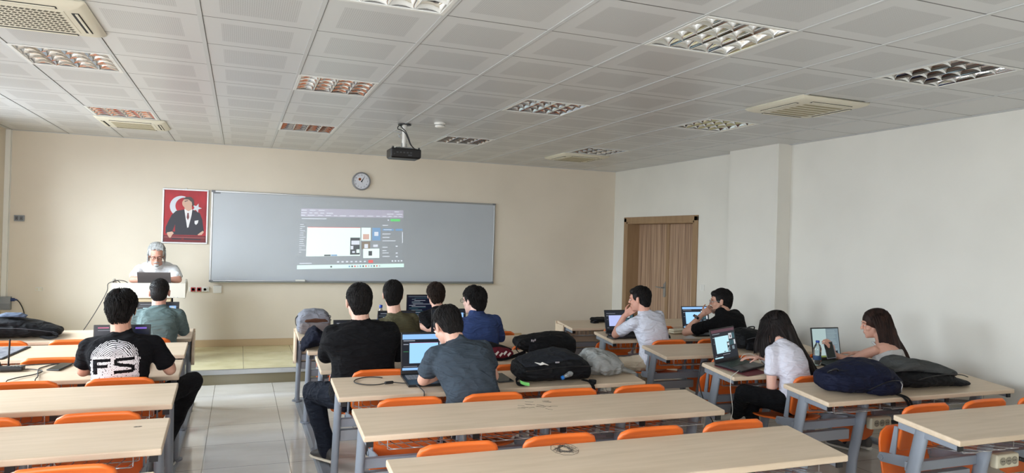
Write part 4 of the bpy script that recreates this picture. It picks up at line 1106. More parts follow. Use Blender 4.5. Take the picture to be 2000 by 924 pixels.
# fingerprint print on the back of the black T-shirt: ink cells laid on the cloth
def fs_print():
    root, sh, d = p_fs
    org = d['org']; me = sh.data
    from mathutils.bvhtree import BVHTree
    bv = BVHTree.FromPolygons([v.co.copy() for v in me.vertices], [tuple(p.vertices) for p in me.polygons])
    cx, z1 = -.475-org.x, 1.010; W2, HT = .150, .34
    nx, nz = 200, 210
    def seg(px, pz, x0, z0, x1, z1_, w):
        dx, dz = x1-x0, z1_-z0; t = max(0, min(1, ((px-x0)*dx+(pz-z0)*dz)/(dx*dx+dz*dz+1e-9)))
        return max(abs(px-x0-dx*t), abs(pz-z0-dz*t)) < w
    def letter(x, z):
        x2 = x*math.cos(.06)+z*math.sin(.06); z2 = -x*math.sin(.06)+z*math.cos(.06); x, z = x2, z2
        w = .0095
        F = [(-.104, -.036, -.104, .036), (-.112, -.036, -.112, .036), (-.108, .038, -.028, .038), (-.108, .002, -.045, .002)]
        Sg = [(.018, .038, .104, .038), (.010, .012, .010, .030), (.020, .010, .040, .002), (.040, .002, .075, -.002), (.075, -.002, .092, -.008), (.104, -.030, .104, -.012), (.008, -.038, .096, -.038)]
        for s_ in F+Sg:
            if seg(x, z, *s_, w): return True
        return False
    q = MB(); pts = {}
    def hitp(i, k):
        if (i, k) in pts: return pts[i, k]
        x = cx - W2 + 2*W2*i/nx; z = z1 - HT*k/nz
        h = bv.ray_cast(Vector((x, -1, z)), Vector((0, 1, 0)))
        pts[i, k] = (h[0] + h[1]*.0012) if h[0] is not None else None
        return pts[i, k]
    vs = []; idx = {}; fs = []
    def vid(i, k):
        if (i, k) not in idx: idx[i, k] = len(vs); vs.append(hitp(i, k))
        return idx[i, k]
    for i in range(nx):
        for k in range(nz):
            x = -W2 + 2*W2*(i+.5)/nx; z = .0 - HT*(k+.5)/nz      # from the top
            # arch outline
            dome = -.11
            rag = .012*noise.noise(Vector((x*60, z*60, 3)))
            if z > dome: inside = (x/.135)**2 + ((z-dome)/.105)**2 < 1 + rag*6
            else: inside = abs(x) < .137 + rag
            if not inside: continue
            cen = Vector((.0, -.16)); dx, dz = x-cen.x, z-cen.y
            dist = math.sqrt((dx*1.0)**2 + (dz*.85)**2) + .010*noise.noise(Vector((x*18, z*18, 0))) + .18*x*x
            edge = max(0, min(1, (((x/.137)**2 + (max(0, z-dome)/.105)**2) - .45)/.5))
            th = -.42 + .85*edge*(1 if z > -.11 else .5) - .5*max(0, min(1, (-z-.09)/.05))
            ridge = math.sin(dist*2*PI/.0082)
            if abs(z+.160) < .058 and abs(x) < .125: th = min(th, -.88)
            if ridge < th or noise.noise(Vector((x*120, z*120, 9))) < -.42: continue
            if letter(x, z+.160): continue
            if None in (hitp(i, k), hitp(i+1, k), hitp(i+1, k+1), hitp(i, k+1)): continue
            fs.append((vid(i, k), vid(i, k+1), vid(i+1, k+1), vid(i+1, k)))
    q.add(vs, fs)
    o = q.build('shirt_print', mat('white_print', srgb(228, 226, 232), .7), sh); o['label'] = 'white fingerprint with the letters FS'
fs_print()
# ------------------------------------------------------------------ things on the front wall
def text_bm(s, size, depth=.0006):
    c = bpy.data.curves.new('t', 'FONT'); c.body = s; c.size = size; c.align_x = 'CENTER'; c.align_y = 'CENTER'; c.extrude = depth; c.resolution_u = 3
    o = bpy.data.objects.new('t', c); COL.objects.link(o)
    dg = bpy.context.evaluated_depsgraph_get(); me = bpy.data.meshes.new_from_object(o.evaluated_get(dg))
    v = [x.co.copy() for x in me.vertices]; f = [tuple(p.vertices) for p in me.polygons]
    bpy.data.objects.remove(o); bpy.data.curves.remove(c); bpy.data.meshes.remove(me)
    return v, f
def add_text(q, s, size, x, y, z, mi=None, rot=0):   # facing -y
    v, f = text_bm(s, size)
    q.add([(x + p.x*math.cos(rot)-p.y*math.sin(rot), y - p.z, z + p.x*math.sin(rot)+p.y*math.cos(rot)) for p in v], f, mi)
# whiteboard
BX0, BX1, BZ0, BZ1 = -.127, 3.900, 1.034, 2.257
t = empty('whiteboard', ((BX0+BX1)/2, YF, 0), 0, 'long pale grey whiteboard with an aluminium frame on the front wall', 'whiteboard')
w2 = (BX1-BX0)/2; yb = -.030
M_board = mat('whiteboard_surface', srgb(184, 190, 197), .36, vary=(1.3, srgb(178, 184, 191), (1, 1, 1), .3, .7))
q = MB(); q.box(-w2+.01, w2-.01, yb+.006, -.001, BZ0+.01, BZ1-.01); q.build('board', M_board, t)
q = MB(); e = .022
q.box(-w2, w2, yb, 0, BZ1-e, BZ1); q.box(-w2, w2, yb, 0, BZ0, BZ0+e); q.box(-w2, -w2+e, yb, 0, BZ0+e, BZ1-e); q.box(w2-e, w2, yb, 0, BZ0+e, BZ1-e)
q.build('frame', M_alu, t, bevel=.004)
for sx in (-1, 1):
    for zz_ in (BZ0, BZ1):
        q = MB(); s_ = 1 if zz_ == BZ0 else -1
        q.box(sx*(w2+.003)-(.05 if sx > 0 else 0), sx*(w2+.003)+(.05 if sx < 0 else 0), yb-.003, .0, zz_-.003*s_ if s_ > 0 else zz_-.022, zz_+.022 if s_ > 0 else zz_+.003)
        q.build('corner_cap', mat('corner_grey', srgb(120, 122, 126), .5), t, bevel=.004)
q = MB(); q.prism([(-w2+.02, yb, BZ0+.006), (-w2+.02, yb-.055, BZ0-.010), (-w2+.02, yb-.060, BZ0+.004), (-w2+.02, yb-.056, BZ0+.004), (-w2+.02, yb-.052, BZ0-.004), (-w2+.02, yb, BZ0+.012)], (2*w2-.04, 0, 0))
q.build('pen_tray', M_alu, t)
q = MB(); q.box(-w2+.02, -w2+.11, yb-.0005, yb+.002, BZ1-.040, BZ1-.026); q.build('maker_label', mat('label_grey', srgb(105, 108, 112), .5), t)
t = empty('board_eraser', (1.04, YF+yb-.03, BZ0+.004), 0, 'small white eraser lying in the whiteboard tray', 'eraser')
q = MB(); q.box(-.065, .065, -.018, .018, .012, .035); q.build('grip', M_white, t, bevel=.005)
q = MB(); q.box(-.065, .065, -.017, .017, .002, .012); q.build('felt', mat('felt_grey', srgb(150, 150, 148), .95), t)

# projector's picture: its light painted as glowing flat patches on the board
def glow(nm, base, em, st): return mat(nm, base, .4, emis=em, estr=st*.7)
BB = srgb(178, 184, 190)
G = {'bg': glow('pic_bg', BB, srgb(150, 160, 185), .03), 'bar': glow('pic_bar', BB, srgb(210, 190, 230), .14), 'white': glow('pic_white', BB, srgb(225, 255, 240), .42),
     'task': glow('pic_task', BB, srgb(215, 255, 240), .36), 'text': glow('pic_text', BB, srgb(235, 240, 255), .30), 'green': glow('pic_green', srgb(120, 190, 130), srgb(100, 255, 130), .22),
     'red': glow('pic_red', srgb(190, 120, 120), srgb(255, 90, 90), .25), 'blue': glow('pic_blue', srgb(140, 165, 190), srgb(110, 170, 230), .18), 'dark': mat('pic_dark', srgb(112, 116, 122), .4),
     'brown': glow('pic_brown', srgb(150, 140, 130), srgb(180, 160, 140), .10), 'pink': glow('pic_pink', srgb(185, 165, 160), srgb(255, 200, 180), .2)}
GK = list(G)
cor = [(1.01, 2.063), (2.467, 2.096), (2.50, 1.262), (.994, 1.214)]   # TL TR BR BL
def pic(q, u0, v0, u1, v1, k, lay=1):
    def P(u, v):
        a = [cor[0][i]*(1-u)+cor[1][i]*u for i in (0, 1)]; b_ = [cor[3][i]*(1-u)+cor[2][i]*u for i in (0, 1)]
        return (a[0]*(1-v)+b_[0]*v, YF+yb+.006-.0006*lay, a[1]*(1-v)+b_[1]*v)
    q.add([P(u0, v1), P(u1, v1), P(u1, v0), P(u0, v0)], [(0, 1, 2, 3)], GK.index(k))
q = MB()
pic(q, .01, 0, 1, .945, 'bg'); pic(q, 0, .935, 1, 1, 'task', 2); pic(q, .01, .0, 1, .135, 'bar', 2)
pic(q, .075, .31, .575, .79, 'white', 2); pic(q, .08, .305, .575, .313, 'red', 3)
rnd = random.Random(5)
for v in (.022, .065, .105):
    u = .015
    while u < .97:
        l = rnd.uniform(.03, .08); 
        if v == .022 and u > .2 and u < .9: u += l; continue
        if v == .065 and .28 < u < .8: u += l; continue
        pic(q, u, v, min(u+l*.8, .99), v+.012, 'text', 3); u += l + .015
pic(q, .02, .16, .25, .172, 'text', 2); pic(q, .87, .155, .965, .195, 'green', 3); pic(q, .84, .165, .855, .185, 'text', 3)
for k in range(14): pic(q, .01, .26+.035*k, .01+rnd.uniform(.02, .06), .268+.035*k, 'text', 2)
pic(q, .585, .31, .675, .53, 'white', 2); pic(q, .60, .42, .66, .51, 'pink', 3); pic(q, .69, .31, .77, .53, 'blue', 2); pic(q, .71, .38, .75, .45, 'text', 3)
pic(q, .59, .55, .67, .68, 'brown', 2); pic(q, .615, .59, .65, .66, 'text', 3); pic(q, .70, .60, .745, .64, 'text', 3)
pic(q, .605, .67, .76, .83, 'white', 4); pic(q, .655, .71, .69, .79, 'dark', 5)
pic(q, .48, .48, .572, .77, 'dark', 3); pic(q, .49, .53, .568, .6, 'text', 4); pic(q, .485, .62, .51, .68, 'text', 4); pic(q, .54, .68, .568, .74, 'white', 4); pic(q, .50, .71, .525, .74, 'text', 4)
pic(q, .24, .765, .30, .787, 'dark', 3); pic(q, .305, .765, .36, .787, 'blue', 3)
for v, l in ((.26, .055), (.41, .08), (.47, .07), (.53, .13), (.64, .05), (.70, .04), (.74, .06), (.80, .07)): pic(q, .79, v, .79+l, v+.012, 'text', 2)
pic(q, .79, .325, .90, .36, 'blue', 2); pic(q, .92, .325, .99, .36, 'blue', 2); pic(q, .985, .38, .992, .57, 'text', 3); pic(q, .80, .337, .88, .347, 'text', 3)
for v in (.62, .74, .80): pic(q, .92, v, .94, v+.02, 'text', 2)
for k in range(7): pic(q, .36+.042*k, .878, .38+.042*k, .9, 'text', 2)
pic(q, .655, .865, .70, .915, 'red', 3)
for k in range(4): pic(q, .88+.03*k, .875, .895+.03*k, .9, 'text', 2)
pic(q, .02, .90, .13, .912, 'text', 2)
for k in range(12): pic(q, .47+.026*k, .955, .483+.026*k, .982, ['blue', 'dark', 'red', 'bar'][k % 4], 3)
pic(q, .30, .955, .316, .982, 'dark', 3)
o = q.build('glowing_picture', [G[k] for k in GK]); tag(o, 'projected video call window painted as glowing patches on the whiteboard', 'projection')

# clock
t = empty('wall_clock', (1.845, YF, 2.489), 0, 'round wall clock with a grey rim above the whiteboard', 'clock')
q = MB(); q.lathe([(.131, .0), (.132, .02), (.127, .034), (.118, .037), (.112, .030), (.110, .022)], (0, 0, 0), 48, ax='y'); 
q.build('rim', mat('clock_rim', srgb(140, 142, 146), .35, .3), t, smooth='auto')
q = MB(); q.cyl((0, -.016, 0), .112, .015, 48, 'y'); q.build('face', mat('clock_face', srgb(212, 214, 222), .5), t)
q = MB()
for k in range(12):
    a = math.radians(90-30*(k+1)) ; add_text(q, str(k+1), .026, .088*math.cos(a), -.0240, .088*math.sin(a))
q.build('numerals', M_black, t)
q = MB(); q.prism([(-.008, -.0250, -.006), (.008, -.0250, -.014), (.034, -.0250, .040), (.026, -.0250, .044)], (0, -.0012, 0)); q.build('hour_hand', M_black, t)
q = MB(); q.prism([(-.006, -.0268, -.012), (.004, -.0268, -.014), (.047, -.0268, .066), (.043, -.0268, .069)], (0, -.0012, 0)); q.build('minute_hand', M_black, t)
q = MB(); q.prism([(-.0, -.0283, .0), (.0015, -.0283, .0), (.018, -.0283, -.03), (.016, -.0283, -.031)], (0, -.0008, 0)); q.cyl((0, -.025, 0), .006, .006, 12, 'y'); q.build('second_hand', M_black, t)
q = MB(); q.lathe([(.020, .0237), (.020, .0243), (.011, .0243), (.011, .0237)], (-.022, 0, .028), 16, ax='y'); q.build('logo_ring', mat('clock_orange', srgb(205, 110, 60), .5), t)

# framed portrait: a generic dark-suited man before a red flag
t = empty('framed_portrait', (-.4385, YF, 1.895), 0, 'framed portrait of a dark-suited man before a red flag', 'picture')
pw, ph, pe = .2765, .361, .020
q = MB()
q.box(-pw, pw, -.022, 0, ph-pe, ph); q.box(-pw, pw, -.022, 0, -ph, -ph+pe); q.box(-pw, -pw+pe, -.022, 0, -ph+pe, ph-pe); q.box(pw-pe, pw, -.022, 0, -ph+pe, ph-pe)
q.build('frame', mat('frame_silver', srgb(196, 200, 204), .35, .5), t, bevel=.004)
PM = [mat('print_red', srgb(186, 34, 46), .45, vary=(3, srgb(140, 24, 36), (2, 2, 1), .35, .7)), mat('print_flag_white', srgb(206, 212, 220), .45), mat('print_suit', srgb(38, 38, 50), .45), mat('print_skin', srgb(206, 168, 148), .45),
      mat('print_shirt', srgb(226, 224, 226), .45), mat('print_tie', srgb(112, 58, 62), .45), mat('print_desk', srgb(112, 26, 34), .45), mat('print_hair', srgb(72, 62, 62), .45), mat('print_line', srgb(170, 110, 110), .45)]
q = MB()
def pp(pts, k, lay):   # image coordinates: x 0..1 left to right, y 0..1 top to bottom
    X = lambda x: -pw+pe + (2*pw-2*pe)*x; Z = lambda y: ph-pe - (2*ph-2*pe)*y
    q.add([(X(x), -.010-.0005*lay, Z(y)) for x, y in pts][::-1], [tuple(range(len(pts)))], k)
def disc(cx, cy, r, n=28, sx=1.0, a0=0, a1=2*PI): return [(cx+r*sx*math.cos(a0+(a1-a0)*k/n), cy+r*.755*math.sin(a0+(a1-a0)*k/n)) for k in range(n)]
pp([(0, 0), (1, 0), (1, 1), (0, 1)], 0, 0)
pp(disc(.40, .31, .27), 1, 1); pp(disc(.475, .30, .215), 0, 2)
star = [(.76+.125*(1 if k % 2 == 0 else .42)*math.cos(-PI/2+.35+PI*k/5), .33+.125*.755*(1 if k % 2 == 0 else .42)*math.sin(-PI/2+.35+PI*k/5)) for k in range(10)]
for k in range(5):
    pp([(.76, .33), star[(2*k-1) % 10], star[2*k], star[2*k+1]], 1, 2)
pp([(.05, .72), (.10, .62), (.18, .48), (.28, .40), (.45, .37), (.68, .37), (.84, .43), (.90, .55), (.93, .70), (.95, .80), (.78, .86), (.20, .86), (.24, .70), (.19, .84), (.05, .84)], 2, 3)
pp([(.22, .80), (.265, .66), (.27, .80)], 0, 4)
pp([(.47, .36), (.66, .36), (.645, .47), (.58, .71), (.55, .72), (.50, .50)], 4, 4)
pp([(.545, .43), (.575, .43), (.59, .52), (.56, .57), (.53, .52)], 5, 5)
pp([(.47, .26), (.64, .26), (.65, .36), (.565, .40), (.475, .355)], 3, 5)
pp(disc(.535, .245, .125, sx=.95), 3, 6)
pp([(.43, .17), (.50, .12), (.62, .12), (.68, .17), (.70, .26), (.66, .31), (.64, .22), (.56, .17)], 7, 7)
pp([(.47, .205), (.55, .185), (.555, .195), (.475, .22)], 7, 7)
pp([(.72, .58), (.81, .565), (.80, .62), (.755, .66), (.72, .63)], 4, 5)
pp([(.0, .87), (1, .87), (1, 1), (0, 1)], 6, 4); pp([(.02, .905), (.98, .905), (.98, .912), (.02, .912)], 8, 5); pp([(.2, .925), (.42, .93), (.42, .95), (.2, .95)], 2, 5); pp([(.48, .925), (.88, .935), (.88, .955), (.48, .95)], 2, 5)
pp([(.08, .82), (.20, .80), (.245, .83), (.21, .86), (.17, .92), (.14, .92), (.09, .86)], 3, 6); pp([(.80, .845), (.92, .77), (.95, .79), (.90, .85), (.82, .86)], 3, 6)
o = q.build('print', PM, t); q = MB(); q.box(-pw+.01, pw-.01, -.0095, -.002, -ph+.01, ph-.01); q.build('backing', M_white, t)
q = MB(); q.cyl((.0, -.008, ph+.006), .008, .01, 12, 'y'); q.build('hanger', M_alu, t)

# sockets and boxes on the walls
def plate(name, label, x, z, w, h, m, d=.012, cat='socket', y=YF):
    t = empty(name, (x, y, z), 0, label, cat); q = MB(); q.box(-w/2, w/2, -d, 0, -h/2, h/2); q.build('housing', m, t, bevel=.004, seg=2); return t
M_gbox = mat('grey_box', srgb(140, 144, 148), .5)
t = plate('wall_socket', 'small grey double socket high on the front wall at left', -2.287, 1.80, .105, .075, M_gbox, .035)
for k in (-1, 1):
    q = MB(); q.box(k*.024-.018, k*.024+.018, -.039, -.034, -.025, .025); q.build('socket', mat('dark_grey_plastic', srgb(96, 98, 102), .5), t, bevel=.002)
    q = MB(); q.cyl((k*.024, -.040, .0), .005, .004, 10, 'y'); q.build('slot', M_dark, t)
t = plate('wall_socket', 'tiny white double socket low on the front wall at left', -2.06, .93, .075, .045, M_white, .014)
for k in (-1, 1):
    q = MB(); q.box(k*.019-.014, k*.019+.014, -.017, -.013, -.015, .015); q.build('socket', M_ivory, t, bevel=.002)
t = plate('electric_box', 'grey electrical box with a blue plug at the left edge', -2.395, .76, .11, .16, M_gbox, .07, 'box')
q = MB(); q.box(-.05, .05, -.074, -.069, -.07, .0); q.build('cover', mat('grey_cover', srgb(124, 128, 134), .5), t, bevel=.003)
q = MB(); q.cyl((.068, -.045, .045), .020, .05, 16, 'x'); q.tube([(.09, -.045, .045), (.115, -.045, .042), (.13, -.045, .03)], [.012, .009, .005], 10); q.build('plug', mat('blue_plug', srgb(40, 60, 110), .5), t, smooth='auto')
cord([(-2.275, 6.03, .80), (-2.24, 6.02, .76), (-2.20, 6.02, .66), (-2.18, 6.02, .50), (-2.17, 6.02, .30), (-2.16, 6.0, .175)], .006, 'dark cable hanging from the blue plug')
q = MB(); q.box(XL, XL+.055, YF-.04, YF-.0005, .84, H-.002); q.box(XL+.055, XL+.062, YF-.012, YF-.0005, .84, H-.002)
tag(q.build('cable_trunking', M_white, bevel=.003), 'white vertical cable trunking in the front left corner', 'trunking')
t = plate('wall_socket', 'red and white socket row on the front wall beside the stand', -.245, .932, .24, .062, M_white, .03)
for k, m_ in ((-1, 'r'), (0, 'r'), (1, 'w')):
    mm = mat('red_socket', srgb(176, 30, 34), .4) if m_ == 'r' else M_white
    q = MB(); q.box(k*.072-.027, k*.072+.027, -.037, -.029, -.027, .027); so = q.build('socket', mm, t, bevel=.003)
    q = MB(); q.lathe([(.019, .0372), (.019, .039), (.016, .039), (.016, .0372)], (k*.072, 0, 0), 18, ax='y'); q.build('ring', mat('socket_shadow', srgb(70, 50, 48), .5) if m_ == 'r' else mat('socket_grey', srgb(150, 144, 128), .5), so)
t = plate('blank_plate', 'white square blank plate below the whiteboard corner', -.02, .93, .105, .10, M_white, .02, 'cover plate')
t = plate('light_switch', 'white light switch beside the door', 0, 0, .085, .085, M_white, .010, 'switch'); t.location = (6.0, 3.66, 1.147); t.rotation_euler = (0, 0, -PI/2)
for k in (-1, 1):
    q = MB(); q.box(k*.019-.017, k*.019+.017, -.014, -.009, -.033, .033); q.build('rocker', M_white, t, bevel=.002)

# ------------------------------------------------------------------ lectern
M_lec = mat('lectern_laminate', srgb(200, 194, 182), .45)
t = empty('lectern', (-.70, 4.98, PZ), 0, 'pale wooden lecturer stand on the platform', 'lectern')
o_ = Vector((-.70, 4.98, PZ))
q = MB(); q.box(-.40, .37, -.19, -.165, .77, .94); q.build('front_panel', M_lec, t, bevel=.002)
for x in (-.40, .352):
    q = MB(); q.prism([(x, -.165, .76), (x, .22, .84), (x, .22, .91), (x, .05, .975), (x, -.165, .94)], (.018, 0, 0)); q.build('side_panel', M_lec, t, bevel=.002)
q = MB(); q.box(-.382, .352, -.165, .20, .855, .88); q.build('top', M_lec, t, bevel=.002)
q = MB(); q.box(-.14, .20, -.13, .14, .02, .855); q.box(-.155, .215, -.145, -.13, .725, .76); q.build('pedestal', mat('lectern_wood', srgb(208, 190, 158), .45), t, bevel=.003)
q = MB(); q.box(-.26, .32, -.20, .20, 0, .03); q.build('base', M_lec, t, bevel=.003)
q = MB()
for x, z in ((.22, .775), (.25, .777), (.29, .776)): q.cyl((x, -.191, z), .005, .003, 10, 'y')
q.build('screw_cap', M_gbox, t)
cord([(-.98, 4.90, 1.045), (-1.02, 4.84, 1.115), (-1.06, 4.80, 1.118), (-1.115, 4.775, 1.09), (-1.12, 4.77, 1.02), (-1.16, 4.77, .92), (-1.26, 4.78, .72), (-1.40, 4.80, .48), (-1.52, 4.82, .30), (-1.6, 4.84, .17)], .004, 'thin black cable running down from the stand to the platform')
cord([(-1.08, 4.83, 1.06), (-1.06, 4.82, 1.12), (-.98, 4.81, 1.125), (-.93, 4.83, 1.10), (-.90, 4.87, 1.045)], .004, 'black cable loop on top of the stand')

# ------------------------------------------------------------------ laptops
M_lap = mat('laptop_black', srgb(24, 25, 28), .4); M_lapg = mat('laptop_grey', srgb(98, 92, 92), .45, .2)
M_key = mat('keys_black', srgb(14, 14, 16), .5); M_keyw = mat('keys_backlit', srgb(120, 122, 126), .5)
def scr(nm, c, st=.75): return mat('screen_'+nm, (0, 0, 0), .3, emis=c, estr=st*.62, spec=.3)
SC = {'dark': scr('dark', srgb(30, 34, 42)), 'sky': scr('sky', srgb(155, 205, 245)), 'pale': scr('pale', srgb(178, 218, 228)), 'lav': scr('lav', srgb(172, 182, 228)), 'bar': scr('bar', srgb(140, 185, 235)),
      'plum': scr('plum', srgb(84, 56, 66)), 'text': scr('text', srgb(150, 155, 165)), 'teal': scr('teal', srgb(52, 84, 92)), 'photo': scr('photo', srgb(190, 196, 200)), 'grey': scr('grey', srgb(108, 124, 132)),
      'mint': scr('mint', srgb(156, 176, 176)), 'purple': scr('purple', srgb(120, 90, 190)), 'pink': scr('pink', srgb(200, 90, 130)), 'green': scr('green', srgb(70, 150, 95)), 'olive': scr('olive', srgb(100, 112, 60)), 'navy': scr('navy', srgb(16, 20, 36))}
SK = list(SC)
def ui(kind, rnd):
    R_ = []   # (u0, v0, u1, v1, key, layer), v from the top
    if kind in ('meet', 'meet_lav', 'meet_plum'):
        win = {'meet': 'sky', 'meet_lav': 'lav', 'meet_plum': 'pale'}[kind]; bar = {'meet': 'bar', 'meet_lav': 'dark', 'meet_plum': 'plum'}[kind]
        R_ += [(0, 0, 1, 1, 'dark', 0), (0, 0, 1, .10, bar, 1), (.03, .135, .35, .15, 'text', 1), (.11, .24, .70, .80, win, 1), (.03, .25, .09, .27, 'text', 1), (.03, .45, .09, .46, 'text', 1)]
        R_ += [(.60, .46, .695, .78, 'dark', 2), (.615, .50, .69, .58, 'photo', 3), (.62, .66, .65, .76, 'photo', 3), (.66, .62, .685, .68, 'grey', 3)]
        R_ += [(.72, .18, .86, .37, 'photo', 1), (.77, .24, .82, .33, 'plum', 2), (.88, .18, .97, .37, 'teal', 1), (.72, .42, .80, .58, 'teal', 1), (.82, .42, .89, .58, 'teal', 1), (.91, .42, .97, .58, 'photo', 1), (.80, .62, .90, .74, 'grey', 1)]
        for k in range(9): R_.append((.36+.035*k, .855, .38+.035*k, .875, 'text', 1))
        R_ += [(.42, .76, .50, .785, 'dark', 2), (0, .925, .35 if kind == 'meet_plum' else .6, .965, win if kind != 'meet_lav' else 'dark', 1), (.03, .88, .1, .89, 'text', 1)]
    elif kind == 'bigmeet':
        R_ += [(0, 0, 1, 1, 'dark', 0), (0, .02, 1, .155, 'bar', 1), (.02, .18, .25, .20, 'text', 1), (.14, .255, .72, .80, 'sky', 1), (.14, .25, .72, .256, 'pink', 2), (.02, .28, .12, .30, 'text', 1), (.02, .48, .12, .49, 'green', 1), (.02, .88, .30, .89, 'text', 1), (.0, .92, 1, .985, 'bar', 1), (.40, .77, .50, .785, 'dark', 2), (.75, .25, .86, .45, 'photo', 1), (.88, .25, .97, .45, 'teal', 1), (.75, .5, .97, .7, 'teal', 1)]
    elif kind == 'code':
        R_ += [(0, 0, 1, 1, 'navy', 0), (.02, .03, .98, .04, 'grey', 1)]
        for k in range(22):
            v = .08+.04*k; a = .05+.04*rnd.randint(0, 4); R_.append((a, v, a+rnd.uniform(.1, .6), v+.012, rnd.choice(['grey', 'teal', 'text']), 1))
    elif kind == 'notes':
        R_ += [(0, 0, 1, 1, 'grey', 0), (0, 0, .52, .94, 'mint', 1), (0, .94, 1, 1, 'olive', 1)]
        for k in range(16): R_.append((.56, .07+.05*k, .56+rnd.uniform(.2, .4), .078+.05*k, 'mint', 1))
        R_.append((.75, .78, .92, .92, 'dark', 2))
    elif kind == 'purple':
        R_ += [(0, 0, 1, 1, 'navy', 0), (.05, .03, .25, .06, 'pink', 1), (.74, .04, .95, .09, 'purple', 1), (.05, .12, .4, .13, 'text', 1), (.1, .3, .9, .8, 'teal', 1)]
    else:
        R_ += [(0, 0, 1, 1, 'dark', 0), (.05, .06, .5, .075, 'text', 1), (.0, .15, 1, .16, 'grey', 1), (.12, .2, .7, .8, 'pale', 1), (.78, .12, .95, .3, 'bar', 1), (.82, .16, .90, .24, 'photo', 2)]
    return R_
def laptop(x, y, label, yaw=0, w=.355, d=.245, h=.235, lean=.28, kind='meet', body=None, z=None, far=None, keys=None, seed=0, tilt=None, base_lift=0.0):
    """x, y = middle of the hinge line"""
    zz_ = z if z is not None else ZF_ - (far - y)*(ZF_-ZN_)/DEP
    sl = math.atan((ZF_-ZN_)/DEP) if tilt is None else tilt
    t = empty('laptop', (x, y, zz_+.001+base_lift), 0, label, 'laptop'); t.rotation_euler = (Matrix.Rotation(yaw, 3, 'Z') @ rot_x(sl)).to_euler() if abs(yaw) < .01 else (rot_x(sl) @ rot_z(yaw)).to_euler()
    body = body or M_lap
    q = MB(); q.box(-w/2, w/2, -d, 0, 0, .017); ba = q.build('base', body, t, bevel=.004)
    q = MB(); rows, cols = 5, 14
    for r in range(rows):
        for c in range(cols):
            x0 = -w/2+.022+(w-.044)*c/cols; y0 = -.035-.020*(r+1)
            q.box(x0, x0+(w-.044)/cols-.003, y0, y0+.016, .0165, .0190)
    q.build('keyboard', keys or M_key, t)
    q = MB(); q.box(-.05, .05, -d+.015, -d+.085, .0168, .0176); q.build('touchpad', mat('touchpad', srgb(46, 47, 52), .35), ba)
    R = rot_x(-lean)
    def L(u, v, dz): # lid coordinates: u across, v up, dz forward
        p = R @ Vector((u, -dz, v)); return p + Vector((0, -.004, .015))
    q = MB(); q.hexa([L(-w/2, 0, -.004), L(w/2, 0, -.004), L(w/2, 0, .005), L(-w/2, 0, .005)][::-1] + [L(-w/2, h, -.004), L(w/2, h, -.004), L(w/2, h, .005), L(-w/2, h, .005)][::-1])
    lid = q.build('lid', body, t, bevel=.003)
    q = MB(); m = .010; b0 = .022
    q.add([L(-w/2+m, b0, .0052), L(w/2-m, b0, .0052), L(w/2-m, h-m, .0052), L(-w/2+m, h-m, .0052)], [(0, 1, 2, 3)], SK.index('dark'))
    rnd = random.Random(seed)
    for u0, v0, u1, v1, k, lay in ui(kind, rnd):
        U = lambda u: -w/2+m+(w-2*m)*u; V = lambda v: h-m-(h-m-b0)*v
        dz = .0056+.0003*lay
        q.add([L(U(u0), V(v1), dz), L(U(u1), V(v1), dz), L(U(u1), V(v0), dz), L(U(u0), V(v0), dz)], [(0, 1, 2, 3)], SK.index(k))
    q.build('screen', [SC[k] for k in SK], lid)
    q = MB(); q.cyl((0, -.002, .012), .007, w*.8, 10, 'x'); q.build('hinge', M_lap, t)
    return t
laptop(-.52, 1.475, 'open laptop hidden behind the fingerprint shirt wearer, purple words at its screen corner', w=.36, h=.265, lean=.18, kind='purple', far=1.556, seed=1)
laptop(-.465, 3.27, 'open laptop showing both sides of the cropped head at the stand', w=.36, h=.26, lean=.20, kind='other', far=3.36, seed=2)
laptop(1.115, 1.43, 'open laptop peeking out left of the broad person in black', w=.36, h=.285, lean=.20, kind='other', far=1.533, seed=3)
laptop(1.475, .60, 'large open black laptop with a bright blue call window in the centre', w=.37, d=.25, h=.285, lean=.20, kind='bigmeet', far=.64, keys=M_keyw, seed=4)
laptop(1.60, 2.235, 'open laptop whose lid shows above the olive shoulders', w=.35, h=.275, lean=.12, kind='dark', far=2.40, seed=5)
laptop(2.07, 3.12, 'tall dark laptop screen full of code beside the front black T-shirt', w=.37, h=.345, lean=.08, kind='code', far=3.25, seed=6)
laptop(2.115, 2.30, 'open laptop left of the blue shirt, partly behind the slate shirt person', w=.34, h=.275, lean=.15, kind='other', far=2.40, seed=7)
laptop(4.06, 2.43, 'open laptop with a lavender window beside the white T-shirt man', w=.36, h=.235, lean=.33, kind='meet_lav', far=2.54, seed=8)
laptop(5.035, 2.44, 'open laptop with a call window near the door, man with fist at chin', w=.36, h=.265, lean=.30, kind='meet', far=2.54, seed=9)
laptop(3.985, .575, 'open laptop with a plum title bar on the desk corner by the girl in white', yaw=.36, w=.36, h=.27, lean=.30, kind='meet_plum', far=.625, seed=10, keys=mat('keys_green', srgb(34, 52, 44), .5), base_lift=.005)
laptop(4.975, .50, 'open laptop showing grey note pages by the right wall', w=.31, h=.275, lean=.26, kind='notes', far=.625, seed=11)
laptop(-.665, 4.93, 'grey laptop lid seen from behind on the lecturer stand', yaw=PI, w=.345, d=.225, h=.20, lean=.62, kind='other', body=M_lapg, z=PZ+.881, tilt=0, seed=12)
